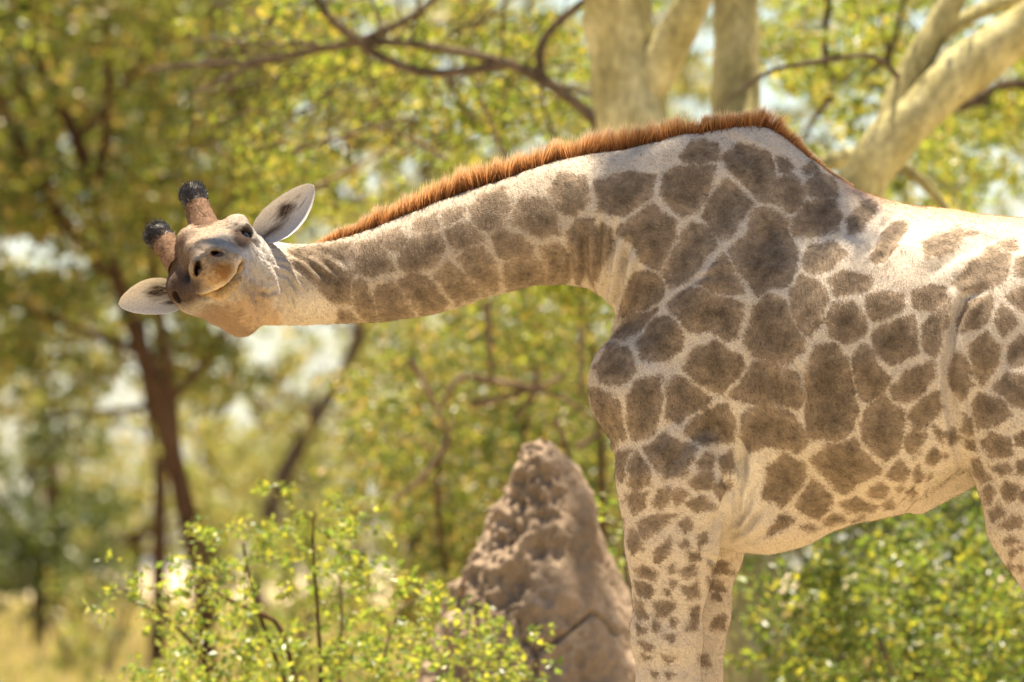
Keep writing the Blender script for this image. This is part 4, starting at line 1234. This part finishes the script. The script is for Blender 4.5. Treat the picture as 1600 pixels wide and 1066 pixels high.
# bark and leaf materials
leaf_shade = leaf_mat('dark_shrub_leaf', [(.040, .055, .014), (.065, .08, .018), (.11, .12, .02), (.03, .042, .012)], .32, 1.6, .4, .3)
bark_fever = bark_mat('pale_bark', (.19, .165, .072), (.36, .315, .145), (.50, .45, .25), 5.5, .6, .85, .5)
bark_dark = bark_mat('dark_bark', (.06, .045, .032), (.10, .072, .05), (.15, .11, .075), 8, .6)
bark_brown = bark_mat('brown_bark', (.042, .024, .013), (.075, .042, .022), (.11, .064, .034), 5, .6)
bark_twig = bark_mat('twig_bark', (.10, .068, .044), (.16, .108, .07), (.22, .155, .105), 8, .4)
leaf_lime = leaf_mat('acacia_leaf', [(.055, .078, .012), (.115, .15, .018), (.205, .225, .026), (.040, .055, .011), (.26, .21, .036)], .46, 2.3, .4, .35)
leaf_mid = leaf_mat('tree_leaf', [(.042, .06, .012), (.085, .105, .017), (.18, .185, .026), (.035, .045, .011), (.24, .17, .05)], .42, 2.3, .4, .35)
leaf_bush = leaf_mat('bush_leaf', [(.08, .12, .02), (.13, .17, .025), (.20, .215, .03), (.07, .095, .02), (.24, .23, .03)], .5, 1.8, .4, .38)
leaf_deep = leaf_mat('deep_bush_leaf', [(.06, .09, .016), (.095, .13, .02), (.16, .18, .026), (.04, .06, .014), (.25, .23, .03)], .47, 1.9, .4, .38)
leaf_far = leaf_mat('far_leaf', [(.105, .118, .03), (.155, .16, .04), (.215, .205, .055), (.08, .085, .02), (.26, .20, .07)], .44, 2.1, .4, .35)

def build_fever_tree():
    D = 34.5
    b = ground_pt(1168, D)
    t = Tree('fever_tree', 'pale barked tree splitting into several thick smooth stems behind the giraffe', 'tree', b, seed=41)
    gy = 880 + 1.6 * FPX / D
    t.limb(px_line([(1168, gy + 6), (1166, 1250), (1160, 1000), (1150, 820), (1138, 640)], D), [.24, .19, .165, .16, .16], bark_fever, 'trunk', 18)
    t.limb(px_line([(1142, 700), (1110, 560), (1040, 360, .1), (985, 220, .2), (974, 100, .2), (962, 0, .2), (955, -160, .2), (930, -420, .3)], D), [.14, .14, .138, .136, .135, .138, .12, .09], bark_fever, 'stem', 22, .10)
    t.limb(px_line([(985, 175, .2), (1025, 115, .15), (1062, 45, .1), (1100, -30, 0), (1150, -150), (1190, -330)], D), [.08, .085, .08, .07, .06, .05], bark_fever, 'branch', 12)
    t.limb(px_line([(1140, 640), (1148, 430, .5), (1150, 200, .9), (1152, 60, 1.0), (1146, -60, 1.0), (1160, -300, 1.0)], D), [.12, .12, .105, .10, .095, .07], bark_fever, 'stem', 14)
    t.limb(px_line([(1150, 760), (1200, 560, -.2), (1290, 370, -.4), (1342, 278, -.5), (1420, 190, -.5), (1510, 112, -.5), (1610, 30, -.5), (1760, -70, -.5), (1900, -260, -.5)], D), [.12, .12, .118, .112, .104, .098, .092, .08, .06], bark_fever, 'stem', 20, .10)
    t.limb(px_line([(1385, 225, -.5), (1405, 140, -.45), (1450, 70, -.4), (1500, -10, -.4), (1540, -140, -.4)], D), [.06, .068, .055, .05, .04], bark_fever, 'branch', 12)
    t.limb(px_line([(1448, 75, -.4), (1500, 28, -.3), (1570, 0, -.2), (1680, -30, 0)], D), [.03, .032, .03, .025], bark_fever, 'branch', 10)
    t.limb(px_line([(1408, 128, -.45), (1378, 84, -.7), (1338, 84, -.8), (1290, 98, -.7), (1232, 100, -.6), (1190, 116, -.6), (1160, 138, -.6), (1120, 172, -.6)], D), [px_r(4.5, D), px_r(4.5, D), px_r(3.6, D), px_r(4.2, D), px_r(3.4, D), px_r(3.6, D), px_r(3, D), px_r(2, D)], bark_dark, 'branch', 7)
    t.limb(px_line([(1230, 300, .3), (1300, 230, .3), (1400, 245, .3), (1450, 290, .4), (1480, 330, .4)], D), [.03, .035, .03, .025, .02], bark_fever, 'branch', 10)
    t.limb([dist_at(1190, -330, D), (1.9, 9.5, 6.6), (2.0, 6.0, 7.6), (2.0, 3.0, 8.1), (1.7, 1.8, 8.3), (.9, 1.7, 8.4), (.15, 1.5, 8.3)], [.06, .055, .045, .03, .025, .018, .010], bark_fever, 'branch', 9)  # unseen bough added overhead to carry the shading sprays
    C = px_box(t.rng, 80, 700, -1500, 1900, -250, D - .3, D + 4.5)
    t.clumps(C, .42, 110, .055, .5, .03)
    # unseen sprays added overhead to shade the withers, face, shoulder and one mound flank
    def shade_at(px, py, y, z):
        a = at(px, py, y); return a + SUN * ((z - a[2]) / SUN[2])
    C = [shade_at(x, y, -.08, z) for x, y, z in ((1085, 205, 8.1), (1130, 195, 8.2), (1175, 195, 8.0), (1215, 215, 8.2), (1250, 250, 8.1), (1285, 280, 8.2), (1110, 240, 8.3), (1200, 240, 8.3), (1160, 220, 8.4), (1270, 330, 8.1))]
    t.clumps(C, .13, 150, .055, .6, .012)
    C = [shade_at(x, y, -.35, z) for x, y, z in ((345, 432, 8.3), (318, 446, 8.2), (352, 475, 8.3), (400, 440, 8.3), (365, 405, 8.4), (300, 480, 8.2), (232, 470, 8.3), (430, 450, 8.3))]
    C += [shade_at(x, y, -.49, z) for x, y, z in ((343, 402, 8.2), (318, 412, 8.3), (364, 412, 8.3), (340, 425, 8.4))]
    t.clumps(C, .075, 95, .045, .6, .010)
    C = [shade_at(x, y, -.22, z) for x, y, z in ((945, 540, 8.3), (985, 545, 8.2), (1030, 525, 8.3), (960, 585, 8.4), (1065, 475, 8.3), (1095, 430, 8.2), (1000, 600, 8.3), (1060, 560, 8.4), (1120, 480, 8.3))]
    t.clumps(C, .09, 120, .05, .6, .010)
    C = [shade_at(x, y, 7.35, z) for x, y, z in ((930, 780, 7.6), (945, 830, 7.5), (920, 880, 7.6), (960, 880, 7.4), (900, 930, 7.5), (950, 940, 7.6), (990, 950, 7.5), (880, 1000, 7.6), (930, 1010, 7.4), (980, 1020, 7.6), (860, 1060, 7.5), (920, 1070, 7.6))]
    t.clumps(C, .16, 200, .055, .6, .012)
    t.finish(leaf_lime, bark_fever)

def build_thorn_tree():
    D = 37.5
    t = Tree('thorn_tree', 'thorn tree with dark forked branches reaching out over the giraffe neck', 'tree', ground_pt(1015, D), seed=52)
    gy = 880 + 1.6 * FPX / D
    r = lambda v: v * D / FPX
    t.limb(px_line([(1015, gy + 5), (1012, 1000), (1005, 640), (985, 360), (950, 215), (925, 182)], D), [r(34), r(30), r(24), r(18), r(12), r(11)], bark_dark, 'trunk', 12)
    t.limb(px_line([(925, 182), (885, 152), (848, 122), (800, 99), (720, 80), (620, 64), (560, 66)], D), [r(10), r(9), r(11), r(8), r(6.5), r(6), r(8)], bark_dark)
    t.limb(px_line([(805, 99), (760, 106), (690, 118), (650, 112), (600, 95), (562, 67), (522, 38), (490, 0), (470, -60), (440, -150)], D), [r(8), r(8), r(7.5), r(7.5), r(7), r(8), r(7.5), r(7), r(6), r(4)], bark_dark)
    t.limb(px_line([(562, 66), (500, 76), (430, 92, .4), (370, 103, .6), (292, 97, .8), (230, 110, 1)], D), [r(7), r(6.5), r(6), r(5), r(4.5), r(3)], bark_dark)
    t.limb(px_line([(505, 75), (470, 60), (418, 80, .3), (355, 58, .5), (300, 63, .7)], D), [r(4.5), r(4), r(3.5), r(3), r(2.5)], bark_dark)
    t.limb(px_line([(562, 62), (600, 50), (640, 30), (680, 0), (710, -40), (760, -120)], D), [r(6), r(5.5), r(5.5), r(5), r(4.5), r(3)], bark_dark)
    t.limb(px_line([(848, 120), (838, 92), (850, 55), (880, 25), (925, -4), (980, -60)], D), [r(9), r(8), r(7), r(7), r(6), r(4)], bark_dark)
    t.limb(px_line([(870, 135), (905, 140), (930, 150)], D), [r(5), r(4), r(3)], bark_dark)
    for pts in ([(640, 72), (650, 40), (655, -10)], [(780, 102), (790, 60), (782, 10), (800, -60)], [(600, 66), (590, 30), (575, -20)], [(700, 118), (710, 150), (740, 190)], [(845, 125), (850, 190), (880, 240)],
                [(390, 100), (350, 130), (300, 145)], [(570, 75), (575, 110), (590, 140)], [(700, 250), (620, 200), (560, 190)], [(800, 270), (760, 180), (740, 120)], [(450, 240), (560, 205), (640, 185)], [(480, 300), (540, 270), (610, 230)]):
        t.limb(px_line(pts, D + .3), [r(4), r(3), r(2)], bark_twig if pts[0][1] > 190 else bark_dark, 'branch', 6)
    for i in range(130):
        x = t.rng.uniform(330, 900); y = t.rng.uniform(-20, 230); dx = t.rng.uniform(-170, 60); dy = t.rng.uniform(10, 110); d = t.rng.uniform(0, 2)
        if y + dy > 330 - max(0, x + dx - 500) * .2: continue
        t.twig(px_line([(x, y, d), (x + dx * .35 + t.rng.normal(0, 10), y + dy * .2 + t.rng.normal(0, 8), d), (x + dx * .7 + t.rng.normal(0, 8), y + dy * .6 + t.rng.normal(0, 8), d), (x + dx, y + dy, d)], D), [r(2.6), r(2.2), r(1.6), r(.8)])
    f = lambda x, y: not (y > 250 and x > 880)
    C = px_box(t.rng, 70, 400, 10, 925, 340, D + .4, D + 3.0, f)
    t.clumps(C, .18, 120, .042, .55, .007)
    C = px_box(t.rng, 16, 820, 380, 1000, 470, D, D + 1.5)
    t.clumps(C, .16, 110, .042, .5, .007)
    C = px_box(t.rng, 70, 150, -900, 1050, 0, D - 1.0, D + 3.0)
    t.clumps(C, .34, 90, .045, .5, .012)
    t.finish(leaf_lime, bark_dark, .55)

def build_right_tree():
    D = 40.0
    t = Tree('thorn_tree', 'thorn tree with thin dark twigs crossing behind the slanted pale stem', 'tree', ground_pt(1780, D), seed=63)
    gy = 880 + 1.6 * FPX / D; r = lambda v: v * D / FPX
    t.limb(px_line([(1780, gy + 5), (1770, 900), (1750, 500), (1690, 230), (1640, 150)], D), [r(34), r(28), r(20), r(14), r(11)], bark_dark, 'trunk', 12)
    t.limb(px_line([(1650, 165), (1600, 112), (1545, 145), (1505, 165), (1475, 172)], D), [r(10), r(9), r(8), r(7), r(4)], bark_dark)
    t.limb(px_line([(1660, 190), (1600, 160), (1540, 158), (1490, 168), (1440, 190), (1400, 160), (1340, 110)], D), [r(9), r(7), r(6), r(6), r(5), r(4), r(3)], bark_dark)
    t.limb(px_line([(1340, 110), (1300, 150), (1285, 100), (1290, 40), (1300, -40)], D), [r(4), r(5), r(6), r(6), r(5)], bark_dark)
    t.limb(px_line([(1300, 150), (1278, 178), (1260, 205), (1250, 228)], D), [r(5), r(5), r(4), r(3)], bark_dark)
    t.limb(px_line([(1345, 115), (1392, 100), (1405, 40), (1420, -40)], D), [r(4), r(5), r(4), r(3)], bark_dark)
    t.limb(px_line([(1392, 100), (1380, 50), (1372, 0), (1365, -40)], D), [r(4), r(3.5), r(3), r(2)], bark_dark)
    t.clumps(px_box(t.rng, 95, 1180, -20, 1700, 340, D - .5, D + 4.5), .20, 130, .044, .55, .008)
    t.clumps(px_box(t.rng, 60, 1000, -900, 2050, -30, D - 1.5, D + 4), .36, 90, .05, .5, .012)
    t.finish(leaf_lime, bark_dark, .55)

def build_centre_bush():
    D = 42.0; r = lambda v: v * D / FPX
    t = Tree('thicket_bush', 'tangled leafy thicket with dead bare twigs behind the termite mound', 'bush', ground_pt(800, D), seed=74)
    gy = 880 + 1.6 * FPX / D
    for x0, pts in ((800, [(810, 1100), (790, 900), (800, 740), (835, 612)]), (760, [(740, 1100), (700, 900), (668, 742), (700, 690)]), (860, [(880, 1000), (900, 800), (885, 690), (868, 655)]), (900, [(930, 1000), (950, 780), (930, 560), (915, 470)])):
        t.limb(px_line([(x0, gy + 4)] + pts, D), [r(11), r(8), r(6), r(4.5), r(3)], bark_brown, 'stem', 8)
    for pts in ([(735, 588), (790, 600), (840, 606), (870, 616), (910, 640), (945, 662)], [(735, 632), (790, 622), (840, 606), (880, 590)], [(700, 690), (672, 740), (640, 765), (612, 782)], [(838, 608), (838, 570)], [(866, 655), (878, 672), (884, 694)], [(840, 606), (815, 640), (805, 660)], [(730, 590), (700, 600), (690, 640)], [(900, 700), (930, 690), (960, 640)], [(760, 470), (765, 540), (770, 600)], [(905, 470), (910, 540), (908, 620)], [(640, 560), (690, 640), (700, 690)]):
        n = len(pts)
        t.limb(px_line(pts, D - 1.6), list(np.linspace(r(6), r(3), n)), bark_twig, 'dead_branch', 7)
    f = lambda x, y: not (x < 640 and y < 520)
    t.clumps(px_box(t.rng, 75, 570, 440, 1000, 700, D - .2, D + 3.5, f), .20, 150, .045, .7, .008)
    t.clumps(px_box(t.rng, 105, 560, 680, 1010, 1000, D - .1, D + 3.0), .22, 200, .046, .7, .008)
    t.clumps(px_box(t.rng, 50, 520, 1000, 1100, 1380, D - .2, D + 2), .28, 80, .05, .7, .008)
    t.finish(leaf_mid, bark_twig, .55)

def shrub(name, label, D, x0, x1, top, depth, n, R, nl, size, leaf, bark, seed, group=None, stems=6, shape=None, low=None):
    """many-stemmed shrub standing at distance D over pixels x0..x1"""
    gy = 880 + 1.6 * FPX / D; rng = np.random.default_rng(seed)
    t = Tree(name, label, 'bush', ground_pt((x0 + x1) / 2, D), group, seed)
    r = lambda v: v * D / FPX
    for i in range(stems):
        bx = (x0 + x1) / 2 + (rng.uniform(-.15, .15)) * (x1 - x0); tx = x0 + (x1 - x0) * (i + .5) / stems + rng.normal(0, 15)
        ty = top + rng.uniform(.05, .45) * (gy - top) * .6
        dd = rng.uniform(-.5, .5) * depth
        t.limb(px_line([(bx, gy + 3), (bx * .7 + tx * .3, gy * .6 + ty * .4, dd * .5), (tx, ty, dd)], D), [max(.018, r(7)), max(.012, r(5)), max(.006, r(2.5))], bark, 'stem', 7)
    f = shape
    t.clumps(px_box(rng, n, x0, top, x1, low or gy - 20, D - depth / 2, D + depth / 2, f), R, nl, size, .75, .008)
    t.finish(leaf, bark, .6)
    return t

def build_front_bush():
    # loose, small-leaved bush in front of the mound
    def shp(x, y):
        lim = np.interp(x, [190, 260, 330, 400, 450, 500, 560, 620, 700, 780, 840], [930, 880, 850, 790, 745, 740, 860, 900, 950, 1000, 1030])
        return y > lim
    D = 28.6; r = lambda v: v * D / FPX
    t = Tree('leafy_bush', 'loose small leaved bush with sunlit yellow green sprays before the mound', 'bush', ground_pt(520, D), seed=85)
    gy = 880 + 1.6 * FPX / D
    for pts in ([(500, 1400), (495, 1200), (508, 1000), (484, 880), (492, 800)], [(460, 1400), (400, 1200), (330, 1040), (270, 960), (205, 940)], [(540, 1400), (560, 1200), (590, 1050), (620, 960)], [(560, 1400), (640, 1220), (700, 1080), (760, 1020)],
                [(500, 1200), (440, 1050), (390, 930), (380, 850)], [(480, 1000), (420, 960), (350, 940), (300, 900)], [(520, 1150), (540, 1000), (530, 900)]):
        t.limb(px_line([(520 + (pts[0][0] - 520) * .5, gy + 3)] + pts, D), list(np.linspace(r(6), r(1.8), len(pts) + 1)), bark_twig if pts[0][0] > 500 else bark_brown, 'stem', 7)
    t.clumps(px_box(t.rng, 138, 200, 735, 840, 1120, D - .8, D + .8, shp), .10, 32, .031, .7, .005)
    t.clumps(px_box(t.rng, 60, 240, 1100, 860, 1560, D - .8, D + .8), .16, 40, .036, .8, .006)
    t.finish(leaf_bush, bark_twig, .62)

def build_right_bush():
    D = 33.0
    def shp(x, y):
        lim = np.interp(x, [1180, 1240, 1300, 1380, 1450, 1520, 1600, 1800], [880, 850, 850, 835, 815, 790, 800, 760])
        return y > lim
    shrub('dense_bush', 'dense dark green bush with sunlit top leaves under the giraffe belly', D, 1190, 1800, 770, 2.6, 250, .18, 160, .038, leaf_deep, bark_dark, 96, stems=9, shape=shp)
    shrub('shady_bush', 'dark shady bush growing close behind the dense sunlit bush', 38.0, 1120, 1900, 700, 2.0, 150, .22, 150, .045, leaf_shade, bark_dark, 98, stems=8)
    shrub('yellow_bush', 'yellow leaved bush peeping out beside the mound and the foreleg', 31.8, 930, 1090, 800, .8, 26, .10, 34, .036, leaf_bush, bark_twig, 97, stems=4, low=1100)

def build_left_tree():
    D = 60.0; r = lambda v: v * D / FPX
    t = Tree('acacia_tree', 'brown trunked acacia with a leaning forked trunk and dense drooping crown', 'tree', ground_pt(335, D), seed=107)
    gy = 880 + 1.6 * FPX / D
    t.limb(px_line([(335, gy + 4), (327, 1060), (316, 930), (298, 830), (272, 710), (245, 620), (222, 545), (196, 470), (172, 415), (152, 340), (142, 270), (118, 215), (70, 110), (30, 20), (0, -120)], D),
           [r(17), r(14), r(14), r(15), r(16), r(15), r(14), r(12), r(12), r(11), r(12), r(10), r(9), r(7), r(5)], bark_brown, 'trunk', 14)
    for pts, ra in (([(275, 715), (268, 640), (262, 560), (250, 500), (240, 420), (232, 330)], 11), ([(170, 425), (130, 385), (92, 335), (55, 280), (20, 200), (0, 160), (-40, 60)], 14), ([(148, 320), (165, 220), (175, 120), (160, 0), (150, -120)], 9), ([(92, 335), (60, 200), (25, 130), (20, 60)], 7),
                    ([(255, 640), (330, 560), (380, 470), (420, 380)], 7), ([(225, 555), (150, 520), (80, 500), (0, 470)], 7), ([(245, 630), (180, 650), (100, 640), (20, 670)], 5), ([(120, 215), (200, 140), (240, 60), (300, -40)], 7)):
        t.limb(px_line(pts, D), list(np.linspace(r(ra), r(ra * .4), len(pts))), bark_brown, 'branch', 9)
    f = lambda x, y: not (360 < x and y > 420)
    t.clumps(px_box(t.rng, 130, -120, -60, 470, 350, D - 1.0, D + 4.5), .38, 210, .078, .6, .016)
    t.clumps(px_box(t.rng, 52, -120, 300, 400, 600, D - .5, D + 4.0, f), .34, 160, .074, .6, .014)
    t.clumps(px_box(t.rng, 80, -600, -900, 700, -60, D - 3, D + 4), .7, 190, .10, .6, .02)
    t.clumps(px_box(t.rng, 30, -800, -300, -120, 500, D - 3, D + 3), .7, 90, .09, .6, .02)
    t.finish(leaf_mid, bark_brown, .6)

def build_diag_tree():
    D = 80.0; r = lambda v: v * D / FPX
    t = Tree('acacia_tree', 'slender dark trunk leaning diagonally across the pale gap below the neck', 'tree', ground_pt(388, D), seed=118)
    gy = 880 + 1.6 * FPX / D
    t.limb(px_line([(388, gy + 3), (396, 950), (408, 850), (432, 765), (470, 685), (518, 622), (555, 545), (575, 490), (620, 400), (660, 300), (700, 150), (730, -20)], D), [r(14), r(13), r(13), r(13), r(12), r(11), r(10), r(9), r(8), r(7), r(5), r(4)], bark_dark, 'trunk', 10)
    t.limb(px_line([(470, 685), (420, 640), (350, 590), (260, 560)], D), [r(6), r(5), r(4), r(3)], bark_dark)
    t.limb(px_line([(520, 620), (600, 580), (680, 540)], D), [r(5), r(4), r(3)], bark_dark)
    t.clumps(px_box(t.rng, 60, 380, -200, 1000, 340, D - 2, D + 4), .62, 150, .115, .6, .02)
    t.clumps(px_box(t.rng, 10, 480, 330, 700, 470, D - 2, D + 3), .5, 50, .10, .6, .02)
    t.clumps(px_box(t.rng, 16, 370, 490, 640, 800, D - 2, D + 3), .36, 45, .10, .6, .02)
    t.clumps(px_box(t.rng, 7, 250, 520, 420, 720, D - 2, D + 3), .40, 30, .10, .6, .02)
    t.finish(leaf_far, bark_dark, .6)

FAR = [  # pixel x of the trunk, distance, crown left, right, top, bottom, clumps, leaves each, label
 (60, 100, -170, 150, 660, 930, 34, 240, 'broad dark shrubby tree standing in the dry grass beyond the leaning acacia'),
 (240, 88, 130, 340, -60, 480, 40, 190, 'slim far acacia with a forked stem seen beside the giraffe horns'),
 (480, 130, 330, 560, 700, 900, 20, 150, 'low rounded pale tree in the gap under the leaning slender trunk'),
 (650, 120, 590, 780, 330, 880, 34, 150, 'far pale green tree rising behind the thicket'),
 (900, 125, 700, 1120, -100, 700, 56, 200, 'tall far tree whose crown fills the space behind the neck'),
 (1350, 115, 1150, 1560, -200, 800, 64, 170, 'tall far tree filling the space behind the slanted pale stem'),
 (1700, 120, 1500, 2000, -100, 850, 50, 170, 'far tree standing beyond the giraffe rump'),
 (-80, 140, -300, 160, -60, 600, 44, 190, 'far grey green tree beyond the dark shrubby tree'),
 (330, 150, 180, 460, -40, 430, 34, 170, 'hazy far tree between the giraffe horns and the upper branches'),
 (560, 170, 430, 720, -100, 400, 30, 130, 'very far pale tree with a high crown above the giraffe neck'),
 (1080, 160, 930, 1250, 500, 880, 34, 180, 'very far low tree behind the giraffe forelegs'),
 (460, 155, 320, 640, 540, 880, 26, 110, 'pale far tree showing through the bright gap under the neck'),
 (90, 130, -120, 320, 430, 760, 34, 130, 'far olive tree behind the low boughs of the leaning acacia'),
 (760, 140, 560, 980, 380, 880, 44, 170, 'far dense tree filling the space behind the dead twigs'),
 (200, 175, 80, 420, 730, 880, 22, 180, 'very far line of low pale scrub at the edge of the grass'),
]

def build_far_trees():
    for i, (x, D, x0, x1, y0, y1, n, nl, lab) in enumerate(FAR):
        r = lambda v: v * D / FPX
        t = Tree('far_tree', lab, 'tree', ground_pt(x, D), 'trees far behind the giraffe', 200 + i)
        gy = 880 + 1.6 * FPX / D
        rng = t.rng
        top = y0 + .25 * (y1 - y0)
        mid = min(gy - 5, (gy + top) / 2)
        t.limb(px_line([(x, gy + 2), (x + rng.normal(0, 12), mid), (x + rng.normal(0, 30), top)], D), [max(.10, r(14)), r(10), r(5)], bark_brown, 'trunk', 9)
        for k in range(5):
            sx = rng.uniform(x0, x1); sy = rng.uniform(y0, y1)
            a = rng.uniform(.2, .8)
            t.limb(px_line([(x, gy + (top - gy) * a), ((x + sx) / 2, (gy + (top - gy) * a) * .5 + sy * .5 - 15, rng.uniform(-1, 1)), (sx, sy, rng.uniform(-2, 2))], D), [r(7), r(5), r(3)], bark_brown, 'branch', 6)
        t.clumps(px_box(rng, n, x0, y0, x1, y1, D - 3, D + 5), r(52), nl, r(14), .7, .03)
        t.finish(leaf_shade if i in (0, 1, 7, 8) else leaf_mid if i in (4, 5, 13) else leaf_far, bark_brown, .7)

def build_grass():
    rng = np.random.default_rng(9)
    n = 60000
    D = rng.uniform(62, 210, n) ; half = D * 1000 / FPX
    x = rng.uniform(-1, 1, n) * half; y = CAM[1] + D
    P = np.stack([x, y, np.zeros(n) - .01], 1)
    den = fbm(P, .15, 3, 17)
    ok = den > -.55; P = P[ok]; n = len(P); D = D[ok]
    h = rng.uniform(.25, .75, n) * (1 + .4 * den[ok])
    d = np.stack([rng.normal(0, .3, n), rng.normal(0, .3, n), np.ones(n)], 1)
    m = leaf_mat('dry_grass', [(.42, .31, .13), (.50, .38, .18), (.34, .30, .09), (.55, .44, .24), (.24, .26, .05)], .4, 1.3)
    tipp = P + d * h[:, None]
    w = (.012 + .0004 * D)
    s = np.stack([np.ones(n), rng.normal(0, .5, n), np.zeros(n)], 1) * w[:, None]
    V = np.stack([P - s, P + s, tipp], 1).reshape(-1, 3); F = np.arange(3 * n).reshape(n, 3)
    o = mesh_np('grass', V, F, m, None, False)
    tag(o, 'dry pale grass growing across the open ground behind the trees', 'grass', kind='stuff')

build_fever_tree(); build_thorn_tree(); build_right_tree(); build_centre_bush(); build_front_bush(); build_right_bush()
build_left_tree(); build_diag_tree(); build_far_trees(); build_grass()
shrub('low_shrub', 'bright green low shrub growing in the grass past the leaning acacia', 75, 400, 560, 850, 2, 26, .30, 60, .07, leaf_bush, bark_twig, 301, stems=4)
shrub('low_shrub', 'rounded olive shrub standing in dry grass by the brown trunk', 82, 60, 230, 900, 2, 26, .30, 60, .07, leaf_mid, bark_twig, 302, stems=4)
